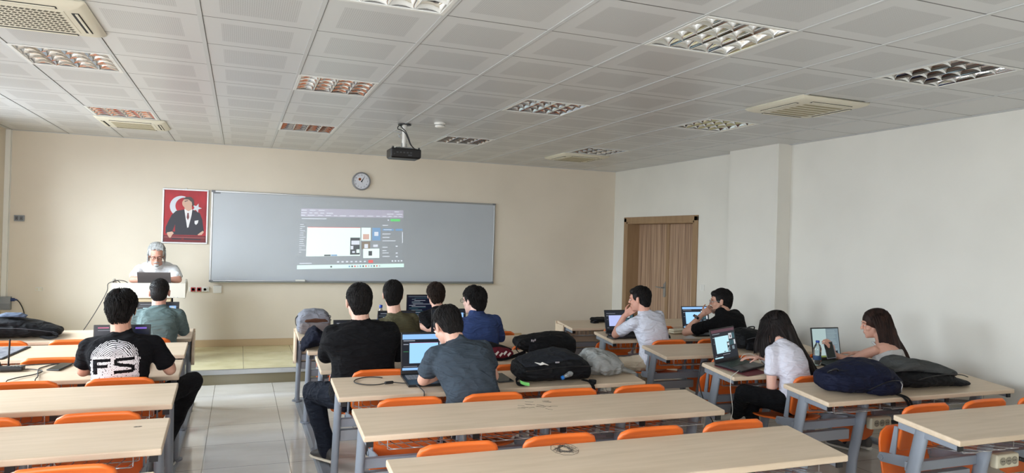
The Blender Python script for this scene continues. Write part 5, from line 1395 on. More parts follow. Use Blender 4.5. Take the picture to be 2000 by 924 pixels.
# ------------------------------------------------------------------ bags, clothes and small things on the desks
def dz(far, y): return ZF_ - (far - y)*(ZF_-ZN_)/DEP
def super_ring(x, cy, hy, z0, z1, n=28, pw=2.8, dx=0):
    out = []
    for k in range(n):
        a = 2*PI*k/n; ca, sa = math.cos(a), math.sin(a); r = (abs(ca)**pw + abs(sa)**pw)**(-1/pw)
        out.append(Vector((x, cy+hy*ca*r, (z0+z1)/2+(z1-z0)/2*sa*r)))
    return out
def soft(name, secs, m, parent, org, vox=.008, sm=3, amp=.005, sc=(9, 9, 12), seed=0, pw=2.8):
    q = MB(); q.loft([super_ring(*s, pw=pw) for s in secs]); return remesh(q, name, m, parent, Vector(org), vox, sm, folds(amp, sc, seed))
def ribbon(pts, w, th, name, m, parent, org, wd=(0, 1, 0), sub=6):
    P_ = [Vector(p)-Vector(org) for p in pts]; out = []
    for i in range(len(P_)-1):
        a, b_, c, d = P_[max(i-1, 0)], P_[i], P_[i+1], P_[min(i+2, len(P_)-1)]
        for k in range(sub):
            u = k/sub; out.append(.5*((2*b_)+(c-a)*u+(2*a-5*b_+4*c-d)*u*u+(3*b_-a-3*c+d)*u**3))
    out.append(P_[-1]); wv = Vector(wd).normalized(); rings = []
    for i, p in enumerate(out):
        tg = (out[min(i+1, len(out)-1)]-out[max(i-1, 0)]).normalized(); n_ = tg.cross(wv).normalized()
        rings.append([p+wv*w/2+n_*th/2, p-wv*w/2+n_*th/2, p-wv*w/2-n_*th/2, p+wv*w/2-n_*th/2])
    q = MB(); q.loft(rings); return q.build(name, m, parent, smooth='auto')
SLOPE = math.atan((ZF_-ZN_)/DEP)
def bagroot(label, x, y, z, name='backpack', cat='backpack'): return empty(name, (x, y, z+.007), 0, label, cat, rot=(SLOPE, 0, 0)), Vector((x, y, z))
M_bk = cloth('bag_black', srgb(13, 14, 17), .65); M_bk2 = cloth('bag_black_soft', srgb(20, 21, 25), .75); M_nv = cloth('bag_navy', srgb(17, 22, 44), .75); M_gr = cloth('bag_grey', srgb(128, 130, 138), .85)
M_dg = cloth('bag_heather', srgb(70, 72, 72), .9); M_br = cloth('bag_brown', srgb(84, 56, 42), .7); M_lg = cloth('jacket_grey', srgb(138, 140, 138), .9); M_nj = cloth('jacket_navy', srgb(17, 20, 34), .9)

# 1 flat black bag on the front left desk
f = 3.36; y = 3.16; z = dz(f, y)
t, og = bagroot('flat black bag lying on the front-row desk at far left', -1.6, y, z)
soft('body', [(-1.95, y, .10, z+.01, z+.10), (-1.92, y, .15, z, z+.135), (-1.75, y, .17, z, z+.15), (-1.55, y, .17, z, z+.15), (-1.42, y, .155, z, z+.125), (-1.30, y, .13, z+.004, z+.095), (-1.235, y-.01, .10, z+.012, z+.07), (-1.215, y-.01, .06, z+.02, z+.055)], M_bk, t, og, amp=.007, seed=1)
soft('front_pocket', [(-1.90, y-.03, .10, z+.10, z+.150), (-1.80, y-.03, .13, z+.10, z+.165), (-1.62, y-.03, .13, z+.10, z+.160), (-1.50, y-.03, .11, z+.09, z+.142), (-1.47, y-.03, .07, z+.095, z+.125)], M_bk2, t, og, amp=.004, seed=2)
ribbon([(-1.36, y-.13, z+.02), (-1.28, y-.16, z+.012), (-1.22, y-.15, z+.03), (-1.27, y-.12, z+.05)], .025, .004, 'strap', M_bk, t, og, (0, .3, 1))
loose([(v[0]-og.x, v[1]-og.y, v[2]-og.z) for v in ((-1.93, y-.155, z+.10), (-1.7, y-.178, z+.108), (-1.5, y-.172, z+.10), (-1.34, y-.145, z+.072), (-1.24, y-.11, z+.045))], .003, 'zipper', t, mat('zip_grey', srgb(84, 88, 94), .4, .4))
t, og = bagroot('grey-blue folded pouch lying on top of the flat black bag', -1.58, y, z+.152, 'pouch', 'pouch'); t.location.z += .016
soft('pouch', [(-1.70, y, .05, z+.155, z+.168), (-1.66, y, .07, z+.153, z+.180), (-1.54, y, .07, z+.150, z+.178), (-1.49, y, .05, z+.146, z+.160)], cloth('pouch_slate', srgb(76, 86, 104), .7), t, og, amp=.003, seed=3)

# 2 grey and brown backpack on the front centre desk
f = 3.25; y = 3.06; z = dz(f, y)
t, og = bagroot('grey backpack with a brown band on the front-row centre desk end', .94, y, z)
soft('body', [(.785, y, .10, z+.02, z+.13), (.80, y, .13, z+.005, z+.175), (.85, y, .135, z, z+.215), (.95, y, .135, z, z+.225), (1.04, y, .135, z, z+.215), (1.085, y, .13, z+.005, z+.18), (1.10, y, .10, z+.02, z+.13)], M_gr, t, og, amp=.003, seed=4, pw=3.4)
soft('lower_pocket', [(.80, y-.115, .02, z+.005, z+.10), (.82, y-.125, .03, z+.003, z+.115), (.95, y-.13, .035, z+.002, z+.118), (1.07, y-.125, .03, z+.003, z+.115), (1.088, y-.115, .02, z+.006, z+.10)], cloth('bag_taupe', srgb(118, 112, 112), .9), t, og, amp=.002, seed=5, pw=3.5)
soft('brown_band', [(.825, y-.118, .010, z+.120, z+.128), (.86, y-.124, .014, z+.117, z+.152), (.95, y-.126, .016, z+.116, z+.160), (1.04, y-.124, .014, z+.117, z+.152), (1.075, y-.118, .010, z+.120, z+.128)], M_br, t, og, .005, amp=.001, seed=6)
loose([(a-og.x, y-.10-og.y, c-og.z) for a, c in ((.80, z+.14), (.84, z+.187), (.95, z+.20), (1.05, z+.188), (1.09, z+.15))], .004, 'zipper', t, M_black)
loose([(a-og.x, b_-og.y, c-og.z) for a, b_, c in ((1.06, y-.11, z+.185), (1.09, y-.125, z+.18), (1.085, y-.13, z+.15), (1.10, y-.13, z+.14))], .004, 'zip_pull', t, M_black)
ribbon([(.80, y+.02, z+.16), (.775, y+.02, z+.13), (.775, y+.01, z+.08), (.79, y, z+.05)], .03, .006, 'strap', M_black, t, og)
# 3 dark jacket heaped over the desk end
f = 2.40; y = 2.17; z = dz(f, y)
t, og = bagroot('dark navy jacket heaped over the desk end below the grey backpack', .86, y, z, 'jacket', 'jacket')
soft('jacket', [(.752, y-.05, .05, z-.02, z+.035), (.775, y-.03, .11, z-.035, z+.07), (.80, y-.02, .15, z-.005, z+.10), (.84, y, .17, z+.002, z+.155), (.88, y, .17, z+.002, z+.17), (.93, y, .16, z+.002, z+.13), (.97, y, .13, z+.002, z+.09), (.995, y, .07, z+.004, z+.05)], M_nj, t, og, .008, 2, .016, (12, 12, 9), 7, pw=2.0)
# 4 upright black backpack
f = 1.533; y = 1.34; z = dz(f, y)
t, og = bagroot('black backpack standing askew behind the one with a bottle', 2.72, y, z)
soft('body', [(2.415, y+.02, .05, z+.085, z+.135), (2.44, y+.01, .09, z+.06, z+.15), (2.52, y, .11, z+.03, z+.16), (2.64, y-.01, .13, z+.005, z+.178), (2.75, y-.01, .14, z-.002, z+.188), (2.88, y, .14, z-.002, z+.180), (2.925, y, .13, z+.002, z+.165), (2.94, y, .10, z+.02, z+.14)], M_bk, t, og, amp=.007, seed=8, pw=3.2)
soft('front_pocket', [(2.50, y-.10, .03, z+.04, z+.12), (2.56, y-.115, .04, z+.025, z+.13), (2.66, y-.125, .035, z+.02, z+.13), (2.72, y-.12, .02, z+.03, z+.12)], M_bk2, t, og, amp=.004, seed=9)
ribbon([(2.46, y-.05, z+.14), (2.41, y-.08, z+.12), (2.40, y-.08, z+.07), (2.44, y-.06, z+.03)], .025, .005, 'strap', M_bk, t, og)
q = MB(); 
for k, (a, c) in enumerate(((2.515, .152), (2.53, .148), (2.545, .156))): q.box(a-og.x, a-og.x+.011, -.112, -.106, c-.012, c+.004)
q.build('badge', mat('badge_silver', srgb(180, 182, 190), .4, .5), t)
ribbon([(2.48, y-.09, z+.05), (2.36, y-.13, z+.025), (2.24, y-.14, z+.008), (2.17, y-.10, z+.012)], .028, .004, 'strap', M_bk, t, og, (0, .4, 1))
# 5 black backpack lying down with a bottle in its pocket
f = .64; y = .42; z = dz(f, y)
t, og = bagroot('black backpack lying flat with a water bottle in its side pocket', 2.32, y, z)
soft('body', [(2.055, y, .08, z+.02, z+.085), (2.08, y, .14, z+.004, z+.115), (2.16, y, .165, z, z+.125), (2.28, y, .17, z-.002, z+.155), (2.40, y, .17, z-.002, z+.178), (2.50, y, .165, z-.002, z+.165), (2.57, y, .155, z, z+.135), (2.59, y, .13, z+.02, z+.11)], M_bk, t, og, amp=.004, seed=10, pw=3.2)
soft('front_panel', [(2.09, y+.01, .11, z+.09, z+.122), (2.16, y+.01, .14, z+.10, z+.140), (2.28, y+.01, .145, z+.12, z+.170), (2.40, y+.01, .145, z+.13, z+.192), (2.50, y+.01, .135, z+.12, z+.176), (2.555, y+.01, .10, z+.10, z+.145)], cloth('bag_charcoal', srgb(28, 31, 37), .75), t, og, amp=.004, seed=11, pw=3)
loose([(a-og.x, -.172, c-og.z) for a, c in ((2.07, z+.10), (2.16, z+.105), (2.28, z+.115), (2.42, z+.122), (2.57, z+.115))], .0035, 'zipper', t, M_black)
q = MB(); q.prism([(2.145-og.x, -.135, z+.148-og.z), (2.185-og.x, -.150, z+.130-og.z), (2.21-og.x, -.150, z+.135-og.z), (2.245-og.x, -.150, z+.128-og.z), (2.20-og.x, -.135, z+.147-og.z), (2.185-og.x, -.140, z+.140-og.z)], (0, -.004, .004)); q.build('white_mark', M_white, t)
q = MB(); q.box(2.295-og.x, 2.325-og.x, -.152, -.146, z+.143-og.z, z+.152-og.z); q.build('badge', mat('badge_silver', srgb(180, 182, 190), .4, .5), t)
q = MB(); q.tube([(2.385-og.x, -.178, .065), (2.37-og.x, -.178, .058), (2.352-og.x, -.178, .05)], [.019, .014, .010], 14); q.build('side_pocket_bottle', mat('bottle_plastic', srgb(170, 176, 176), .15, trans=.5), t, smooth=True)
q = MB(); q.ell((2.40-og.x, -.176, .070), (.026, .012, .020)); q.build('bottle_body', mat('bottle_plastic', srgb(170, 176, 176), .15, trans=.5), t, smooth=True)
q = MB(); q.tube([(2.352-og.x, -.180, .050), (2.336-og.x, -.180, .043)], .014, 16); q.build('bottle_cap', mat('cap_blue', srgb(30, 110, 190), .4), t, smooth='auto')
ribbon([(2.10, y-.13, z+.07), (2.04, y-.15, z+.06), (2.015, y-.14, z+.03), (2.03, y-.15, z+.008), (2.07, y-.16, z+.008)], .026, .005, 'strap', M_bk, t, og, (0, .6, 1))
ribbon([(2.035, y-.165, z+.028), (2.06, y-.172, z+.016), (2.10, y-.175, z+.009)], .022, .004, 'green_tab', mat('tab_green', srgb(130, 225, 120), .5), t, og, (0, .5, 1)); 
ribbon([(2.52, y-.14, z+.012), (2.56, y-.185, z+.006), (2.575, y-.215, z-.035), (2.57, y-.222, z-.09), (2.565, y-.222, z-.13)], .022, .005, 'strap', M_bk, t, og, (1, 0, .2))
ribbon([(2.56, y-.16, z+.01), (2.60, y-.185, z+.012), (2.585, y-.205, z+.004), (2.55, y-.20, z+.003)], .018, .005, 'strap', M_bk, t, og, (0, 0, 1))
# 6 grey jacket bundle
t, og = bagroot('light grey jacket bundled beside the black backpack with the bottle', 2.72, y+.02, z, 'jacket', 'jacket')
yy_ = y+.03
soft('jacket', [(2.60, yy_, .07, z+.02, z+.10), (2.62, yy_, .12, z+.005, z+.150), (2.66, yy_, .15, z, z+.185), (2.73, yy_, .16, z, z+.185), (2.80, yy_, .15, z, z+.165), (2.86, yy_, .13, z, z+.145), (2.90, yy_, .08, z+.005, z+.10)], M_lg, t, og, .008, 2, .013, (11, 11, 9), 12, pw=2.2)
soft('sleeve', [(2.86, yy_, .04, z+.005, z+.075), (2.92, yy_, .045, z+.002, z+.055), (2.98, yy_-.02, .04, z-.002, z+.030), (3.03, yy_-.03, .03, z-.004, z+.012)], M_lg, t, og, .007, 2, .006, seed=13, pw=2.2)
# 7 maroon and white pouch
f = 1.533; y7 = 1.26; z7 = dz(f, y7)
t, og = bagroot('maroon pouch with white pattern beside the slate shirt person', 2.26, y7, z7, 'pouch', 'pouch')
soft('body', [(2.12, y7, .03, z7+.01, z7+.05), (2.15, y7, .06, z7, z7+.085), (2.25, y7, .07, z7, z7+.095), (2.33, y7, .06, z7, z7+.08), (2.37, y7, .03, z7+.01, z7+.05)], cloth('maroon', srgb(98, 26, 40), .8), t, og, amp=.005, seed=14)
q = MB(); 
for k in range(5):
    a = 2.155+.035*k; c = z7+.045+.012*(k % 2); q.prism([(a-og.x, -.067, c-og.z), (a+.022-og.x, -.069, c+.022-og.z), (a+.032-og.x, -.069, c+.014-og.z), (a+.010-og.x, -.067, c-.016-og.z)], (0, -.004, 0))
q.build('white_pattern', M_white, t)
soft('flap', [(2.10, y7+.06, .05, z7+.07, z7+.13), (2.2, y7+.06, .06, z7+.06, z7+.12), (2.30, y7+.06, .05, z7+.05, z7+.09), (2.38, y7+.06, .02, z7+.045, z7+.06)], M_bk2, t, og, amp=.004, seed=15)
# 8 black backpack on the right, by the girl in white
f = 1.56; y = 1.33; z = dz(f, y)
t, og = bagroot('black backpack on the desk behind the girl in the white shirt', 4.84, y, z)
soft('body', [(4.66, y, .08, z+.02, z+.11), (4.68, y, .13, z+.004, z+.155), (4.76, y, .15, z, z+.185), (4.88, y, .155, z, z+.185), (4.98, y, .15, z, z+.155), (5.04, y, .12, z+.004, z+.12), (5.06, y, .08, z+.015, z+.08)], M_bk, t, og, amp=.006, seed=16, pw=2.9)
soft('front_pocket', [(4.70, y-.13, .02, z+.01, z+.08), (4.76, y-.145, .03, z+.005, z+.095), (4.90, y-.15, .03, z+.004, z+.09), (5.0, y-.135, .02, z+.006, z+.07)], M_bk2, t, og, amp=.004, seed=17)
loose([(a-og.x, -.150, c-og.z) for a, c in ((4.68, z+.12), (4.78, z+.135), (4.90, z+.128), (5.03, z+.09))], .0035, 'zipper', t, mat('zip_grey', srgb(84, 88, 94), .4, .4))
loose([(a-og.x, b_, c-og.z) for a, b_, c in ((4.78, .0, z+.175), (4.80, -.02, z+.205), (4.86, -.02, z+.207), (4.88, .0, z+.178))], .006, 'handle', t, M_black)
# 9 navy backpack
f = -.244; y = -.45; z = dz(f, y)
t, og = bagroot('navy blue backpack on the right desk, straps hanging over the edge', 4.27, y, z)
soft('body', [(3.965, y+.01, .05, z+.05, z+.11), (3.985, y, .10, z+.01, z+.14), (4.06, y-.01, .14, z, z+.150), (4.16, y-.01, .16, z-.002, z+.180), (4.28, y-.01, .17, z-.004, z+.215), (4.40, y-.01, .17, z-.004, z+.205), (4.50, y-.01, .16, z-.004, z+.155), (4.56, y-.01, .13, z-.002, z+.11), (4.58, y-.01, .08, z+.01, z+.08)], M_nv, t, og, amp=.008, seed=18, pw=2.5)
soft('front_pocket', [(4.24, y-.13, .04, z+.005, z+.08), (4.32, y-.155, .045, z, z+.11), (4.42, y-.16, .045, z, z+.10), (4.52, y-.14, .03, z, z+.07)], M_nv, t, og, amp=.005, seed=19)
loose([(a-og.x, b_, c-og.z) for a, b_, c in ((4.22, -.165, z+.045), (4.32, -.205, z+.105), (4.42, -.205, z+.112), (4.52, -.165, z+.085))], .003, 'zipper', t, M_black)
loose([(4.44-og.x, -.215, .105), (4.45-og.x, -.222, .085), (4.447-og.x, -.222, .055), (4.452-og.x, -.220, .035)], .004, 'zip_pull', t, M_alu)
loose([(3.99-og.x, -.02, .13), (3.985-og.x, -.05, .155), (4.02-og.x, -.06, .165), (4.05-og.x, -.05, .15)], .007, 'handle', t, M_black)
ribbon([(4.44, y-.17, z+.01), (4.48, y-.215, z-.002), (4.515, y-.235, z-.05), (4.53, y-.235, z-.11), (4.515, y-.235, z-.15)], .020, .005, 'strap', M_bk, t, og, (1, 0, .1))
ribbon([(4.46, y-.17, z+.01), (4.51, y-.22, z-.004), (4.545, y-.24, z-.06), (4.56, y-.24, z-.13), (4.535, y-.24, z-.17), (4.52, y-.24, z-.155)], .016, .005, 'strap', M_bk, t, og, (1, 0, .1))
# 10 grey-topped black backpack beside it
y = -.43
t, og = bagroot('heather grey and black backpack right of the navy one', 4.92, y, z)
soft('body', [(4.60, y+.02, .10, z+.01, z+.11), (4.66, y+.01, .14, z, z+.125), (4.78, y, .155, z, z+.125), (4.92, y, .155, z, z+.120), (5.06, y, .15, z, z+.11), (5.14, y, .13, z, z+.09), (5.18, y, .08, z+.004, z+.06)], M_bk, t, og, amp=.005, seed=20)
soft('top_panel', [(4.60, y+.03, .08, z+.10, z+.14), (4.68, y+.03, .12, z+.11, z+.185), (4.78, y+.03, .13, z+.11, z+.20), (4.86, y+.03, .135, z+.10, z+.165), (4.96, y+.01, .14, z+.09, z+.165), (5.06, y, .14, z+.08, z+.15), (5.15, y, .12, z+.07, z+.12), (5.19, y, .07, z+.07, z+.10)], M_dg, t, og, amp=.004, seed=21, pw=2.8)
soft('side_flap', [(5.08, y-.02, .12, z+.0, z+.08), (5.18, y-.03, .12, z+.0, z+.055), (5.28, y-.03, .10, z+.0, z+.035), (5.335, y-.03, .06, z+.003, z+.022)], M_bk2, t, og, amp=.003, seed=22)
loose([(a-og.x, -.158, c-og.z) for a, c in ((4.70, z+.085), (4.84, z+.105), (4.98, z+.112), (5.12, z+.105), (5.20, z+.085))], .004, 'zipper', t, M_black)
# 11 thin black bag on the desk by the door
f = 3.52; y = 3.42; z = dz(f, y)
t, og = bagroot('thin black bag lying on the front-row desk nearest the door', 4.40, y, z, 'pouch', 'bag')
soft('body', [(4.23, y, .05, z+.004, z+.03), (4.26, y, .08, z, z+.042), (4.40, y, .08, z, z+.045), (4.55, y, .08, z, z+.04), (4.58, y, .05, z+.004, z+.03)], M_bk, t, og, amp=.004, seed=23)
ribbon([(4.24, y-.03, z+.02), (4.19, y-.05, z+.006), (4.21, y-.09, z+.004), (4.28, y-.09, z+.006)], .02, .004, 'strap', M_bk, t, og, (0, 0, 1))

# small things
def phone(x, y, z, label, yaw=0, rot=None, w=.074, l=.155, m=None, name='phone'):
    t = empty(name, (x, y, z), 0, label, name.split('_')[-1]); t.rotation_euler = rot or (math.atan((ZF_-ZN_)/DEP), 0, yaw)
    q = MB(); q.box(-w/2, w/2, -l/2, l/2, 0, .009); q.build('case', m or mat('phone_case', srgb(52, 54, 58), .4), t, bevel=.0035)
    q = MB(); q.box(-w/2+.004, w/2-.004, -l/2+.004, l/2-.004, .0088, .0096); q.build('glass', mat('phone_glass', srgb(40, 46, 44), .12), t, bevel=.0004, seg=1)
    return t
phone(-.885, 1.44, dz(1.556, 1.44)+.003, 'dark phone lying on the desk with a cable beside the router', yaw=-.35, w=.085, l=.165)
phone(1.965, .45, dz(.64, .45)+.002, 'black tablet at the right elbow of the slate shirt person', yaw=.1, w=.12, l=.19, name='tablet')
# router with two aerials
y = 1.40; z = dz(1.556, y)
t = empty('router', (-1.16, y, z+.003), 0, 'small black router with two upright aerials at the left', 'router'); 
q = MB(); q.box(-.10, .075, -.04, .04, .002, .028); q.build('body', M_black, t, bevel=.008, seg=3)
q = MB(); 
for k in range(4): q.box(-.01+.02*k, 0+.02*k, -.010, .0, .0278, .0288)
q.build('buttons', M_gbox, t)
for x_, ln, tl in ((-.025, .205, .02), (-.068, .20, -.24)):
    q = MB(); q.cyl((x_, .045, .018), .010, .02, 12); a = (x_, .045, .02); b_ = (x_+tl*ln, .045, ln)
    q.tube([a, tuple(a[i]*.5+b_[i]*.5 for i in range(3)), b_], .0085, 10, ry=.005); q.build('aerial', M_black, t, smooth='auto')
cord([(-1.09, 1.39, z+.012), (-1.04, 1.385, z+.010), (-.985, 1.36, z+.006), (-.965, 1.32, z+.002), (-1.0, 1.27, z-.006), (-1.06, 1.22, z-.010), (-1.10, 1.16, z-.012), (-1.115, 1.132, z-.022), (-1.12, 1.128, z-.09), (-1.12, 1.13, z-.25)], .0035, 'thin black cable looping from the router over the desk edge')
cord([(-.90, 1.53, z+.018), (-.95, 1.50, z+.015), (-1.0, 1.43, z+.008), (-.99, 1.33, z+.001), (-.965, 1.22, z-.010), (-.96, 1.135, z-.018), (-.96, 1.128, z-.10), (-.96, 1.13, z-.25)], .0035, 'thin black cable beside the phone, falling over the desk edge')
cord([(-.72, 1.50, z+.014), (-.90, 1.535, z+.018), (-1.10, 1.52, z+.016), (-1.25, 1.47, z+.010), (-1.40, 1.46, z+.009), (-1.6, 1.45, z+.009)], .0035, 'thin black cable lying along the far edge behind the router')
# flat magazine
f = 2.44; zc = dz(f, 2.22)
t = empty('magazine', (-1.50, 2.22, zc+.001), 0, 'flat grey magazine on a dark folder at far left', 'magazine'); t.rotation_euler = (math.atan((ZF_-ZN_)/DEP), 0, 0)
q = MB(); q.prism([(-.30, -.19, 0), (.13, -.19, 0), (.225, .165, 0), (-.20, .165, 0)], (0, 0, .007)); q.build('folder', M_black, t, bevel=.002)
q = MB(); q.prism([(-.29, -.18, .0072), (.12, -.18, .0072), (.205, .155, .0072), (-.19, .155, .0072)], (0, 0, .003)); q.build('cover', mat('cover_print', srgb(150, 152, 160), .4, vary=(9, srgb(96, 100, 112), (2, 3, 1), .4, .7)), t)
# mice
def mouse(x, y, z, label, yaw=0):
    t = empty('computer_mouse', (x, y, z+.004), 0, label, 'mouse', rot=(SLOPE, 0, yaw)); q = MB()
    q.loft([[Vector((.030*s_*math.cos(a), yy_, max(0, .0+.0)+ (.034*s_)*max(0, math.sin(a)))) for a in [PI*k/12 for k in range(13)]] + [Vector((-.030*s_, yy_, 0)), Vector((.030*s_, yy_, 0))] for s_, yy_ in ((.35, -.055), (.8, -.045), (1, -.01), (.95, .02), (.7, .045), (.3, .056))])
    q.build('shell', M_black, t, smooth='auto'); q = MB(); q.cyl((0, .025, .028), .008, .006, 12, 'x'); q.build('wheel', M_gbox, t); return t
mouse(-.235, 3.18, dz(3.36, 3.18)+.001, 'black mouse at the aisle end of the front left desk')
mouse(3.838, 2.22, dz(2.54, 2.22)+.001, 'black mouse at the near desk corner beside the lavender laptop', .5)
mouse(4.50, 2.20, dz(2.54, 2.20)+.001, 'black mouse between the white T-shirt man and the next laptop', -.4)
# charger lead on the centre desk
zc = dz(.64, .45)+.003
cord([(1.33, .40, zc+.006), (1.27, .41, zc+.006), (1.19, .44, zc+.008), (1.10, .41, zc+.004), (1.02, .43, zc+.004), (.965, .49, zc+.008), (.985, .56, zc+.014), (1.06, .60, zc+.018), (1.13, .59, zc+.017), (1.16, .57, zc+.015)], .0035, 'black charging lead curling on the desk left of the big laptop')
tag(MB().cap((1.155, .425, zc+.010), (1.20, .435, zc+.010), .010, .010).build('cable_block', M_black, smooth=True), 'small black block on the charging lead', 'cable')
cord([(1.34, .36, zc+.004), (1.355, .30, zc-.006), (1.36, .235, zc-.012), (1.362, .218, zc-.02), (1.36, .216, zc-.06), (1.34, .22, zc-.10), (1.30, .27, zc-.12)], .0035, 'black lead dropping over the desk edge below the big laptop')
# bottles
M_pet = mat('clear_plastic', srgb(225, 232, 235), .06, trans=.92, spec=.5); M_cap = mat('cap_deep_blue', srgb(30, 70, 170), .4)
def bottle(x, y, z, h, r, label, liq=.0, band=None):
    t = empty('water_bottle', (x, y, z+.0045), 0, label, 'bottle')
    q = MB(); q.lathe([(r*.8, 0), (r, h*.04), (r, h*.30), (r*.93, h*.36), (r, h*.42), (r, h*.68), (r*.75, h*.80), (r*.42, h*.89), (r*.40, h*.93)], n=24); q.build('bottle_body', M_pet, t, smooth=True)
    q = MB(); q.lathe([(r*.46, h*.92), (r*.48, h*.93), (r*.48, h*.99), (r*.44, h)], n=20); q.build('cap', M_cap, t, smooth='auto')
    if band: q = MB(); q.lathe([(r*1.01, h*band[0]), (r*1.015, h*band[0]+.001), (r*1.015, h*band[1]), (r*1.01, h*band[1]+.001)], n=24); q.build('wrapper', mat('wrapper_blue', srgb(54, 92, 140), .4), t, smooth='auto')
bottle(4.770, .40, dz(.625, .40), .205, .032, 'clear water bottle with a blue cap beside the note-page laptop', band=(.22, .38))
bottle(1.455, 1.36, dz(1.533, 1.36), .165, .030, 'small bottle with a deep blue cap behind the big laptop', band=(.3, .5))
bottle(1.475, 2.355, dz(2.40, 2.355), .315, .033, 'tall bottle with a blue cap left of the olive shoulders', band=(.4, .6))
# white case, notebook, pen and mat
t = empty('glasses_case', (4.735, 2.36, dz(2.54, 2.36)+.006), .15, 'off-white case lying left of the call laptop near the door', 'case')
q = MB(); q.box(-.10, .10, -.045, .045, 0, .022); q.build('case_base', M_ivory, t, bevel=.010, seg=3); q = MB(); q.box(-.10, .10, -.045, .045, .023, .045); q.build('case_lid', M_ivory, t, bevel=.012, seg=3)
z3 = dz(.625, .40)
t = empty('desk_mat', (4.04, .41, z3+.002), 0, 'dark red mat under the laptop on the corner desk', 'mat'); t.rotation_euler = (math.atan((ZF_-ZN_)/DEP), 0, .30)
q = MB(); q.box(-.21, .20, -.16, .15, 0, .0018); q.build('mat_sheet', mat('mat_red', srgb(104, 34, 44), .7), t)
t = empty('notebook', (4.44, .43, dz(.625, .43)+.010), 0, 'open pale notebook under the hand of the girl in white', 'notebook'); t.rotation_euler = (math.atan((ZF_-ZN_)/DEP), 0, -.45)
q = MB(); q.box(-.15, .0, -.10, .10, 0, .010); q.box(.002, .15, -.10, .10, 0, .010); q.build('pages', mat('paper', srgb(205, 208, 216), .6), t, bevel=.002); q = MB(); q.box(-.153, .153, -.103, .103, -.002, 0); q.build('cover', M_gbox, t)
t = empty('highlighter', (4.39, .43, dz(.625, .43)+.036), .9, 'pink highlighter lying on the pale notebook', 'pen')
q = MB(); q.cyl((0, 0, 0), .007, .10, 12, 'x'); q.build('barrel', mat('pink_glow_ink', srgb(240, 100, 205), .4, emis=srgb(240, 90, 200), estr=.15), t, smooth='auto'); q = MB(); q.cyl((.06, 0, 0), .0055, .03, 12, 'x'); q.build('pen_cap', M_white, t)  # barrel given a faint glow of its own
cord([(4.14, .60, z3+.03), (4.20, .63, z3+.07), (4.27, .60, z3+.075), (4.30, .54, z3+.03), (4.26, .50, z3+.022)], .003, 'white cable looping behind the laptop of the girl in white', M_white)
cord([(3.885, .30, z3+.010), (3.84, .27, z3+.004), (3.79, .25, z3-.012), (3.768, .24, z3-.03), (3.765, .24, z3-.12), (3.79, .24, z3-.28), (3.775, .26, z3-.42), (3.79, .28, z3-.60), (3.80, .3, .03)], .0028, 'white cable hanging from the desk corner to the floor', M_white)
cord([(3.86, .62, z3+.03), (3.79, .62, z3+.028), (3.755, .61, z3-.02), (3.73, .58, z3-.15), (3.755, .5, z3-.34), (3.80, .42, z3-.5), (3.84, .4, .03)], .005, 'black cable dropping from the corner desk to the floor')
# phones in hands, wrist watch
t = phone(4.870, .365, .865, 'phone held upright by the person with long wavy hair', rot=(1.0, -.25, -.75), w=.072, l=.15, m=mat('phone_silver', srgb(150, 154, 168), .3, .3))
t = phone(1.895, 2.79, .885, 'light blue phone in the outstretched hand by the tall dark screen', rot=(.9, 0, .5), w=.05, l=.10, m=mat('phone_blue', srgb(130, 160, 215), .4))
def watch(wr, el, r, label):
    wr, el = Vector(wr), Vector(el); d = (el-wr).normalized(); c = wr+d*.03
    t = empty('wrist_watch', c, 0, label, 'watch'); q = MB(); q.tube([-d*.013, d*.013], r, 20); q.build('strap', M_black, t, smooth='auto')
    x, y_, _ = frame_of(d); q = MB(); n_ = Vector((-.5, -.7, .3)); n_ = (n_-d*n_.dot(d)).normalized(); q.tube([n_*(r-.004), n_*(r+.006)], .018, 20); q.build('dial', mat('watch_dial', srgb(50, 46, 40), .3, .3), t, smooth='auto')
watch((4.795, 2.09, .975), (4.665, 2.15, .782), .034, 'dark watch on the raised wrist of the man with thin glasses')
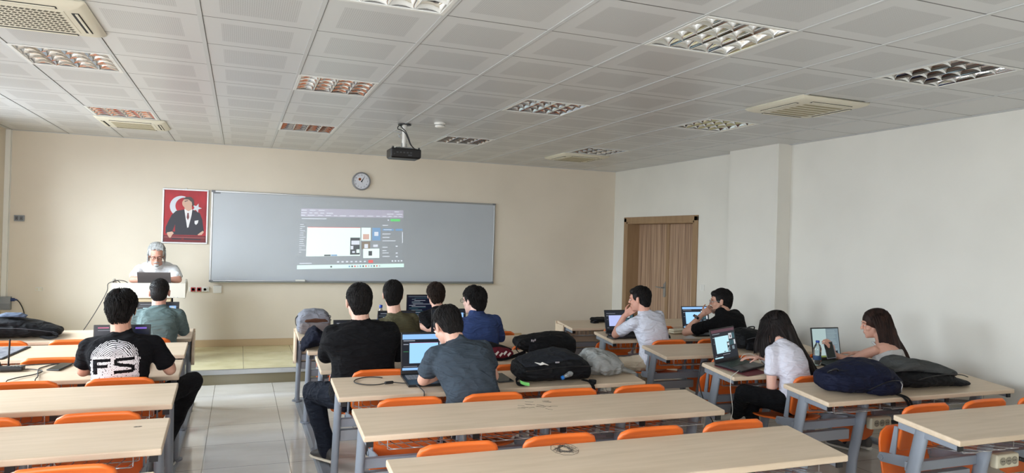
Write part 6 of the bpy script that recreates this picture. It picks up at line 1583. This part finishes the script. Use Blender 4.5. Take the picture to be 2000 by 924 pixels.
# crumpled paper in baskets
def wad(x, y, z, label, c, s=1.0, seed=0):
    q = MB(); q.ell((x, y, z), (.045*s, .03*s, .02*s)); o = remesh(q, 'crumpled_paper', mat('paper_wad_%d' % seed, c, .7), None, Vector((x, y, z)), .004, 1, folds(.012, (40, 40, 40), seed)); o.location = (x, y, z); tag(o, label, 'paper')
wad(4.55, -1.43, .665, 'crumpled blue-grey tissue in the wire basket at the right edge', srgb(150, 165, 185), 1.1, 1)
wad(-.42, .43, .655, 'crumpled blue and white wrapper in a basket at the left', srgb(170, 178, 205), 1.0, 2)
# pencil scribbles on two desktops
def scribble(desk_obj, far, pts, label, r=.0008, jit=.0):
    x0, y0 = desk_obj.location.x, desk_obj.location.y; q = MB()
    for ln in pts: q.tube([(a-x0, b_-y0, dz(far, b_)+.0006) for a, b_ in ln], r, 4)
    o = q.build('pencil_scribble', mat('graphite', srgb(78, 72, 66), .6), desk_obj); o['label'] = label
rnd = random.Random(3)
L1 = []
cx_, cy_ = 1.665, -1.225
for k in range(11):
    a = rnd.uniform(0, 6.28); ln = []
    for j in range(5): ln.append((cx_+.062*math.cos(a+j*1.9+rnd.uniform(-.3, .3))*rnd.uniform(.5, 1), cy_+.060*math.sin(a+j*1.9)*rnd.uniform(.5, 1)))
    L1.append(ln)
L1.append([(cx_+.066*math.cos(k*.6), cy_+.07*math.sin(k*.6)) for k in range(11)])
scribble(DESKS['c', 0], -1.168, L1, 'dark pencil drawing on the desktop')
L2 = []
for k in range(16):
    a, b_ = 1.84+rnd.uniform(-.09, .13), -.36+rnd.uniform(-.07, .07); L2.append([(a, b_), (a+rnd.uniform(.01, .05), b_+rnd.uniform(-.02, .01)), (a+rnd.uniform(.03, .06), b_+rnd.uniform(-.03, .0))])
scribble(DESKS['c', 1], -.240, L2, 'faint pencil marks on the desktop', .0006)
scribble(DESKS['l', 1], -.198, [[(-.22+.012*k, -.31+.004*(k % 2)) for k in range(4)], [(-.215, -.312), (-.19, -.305)]], 'small dark mark on the desktop', .0016)
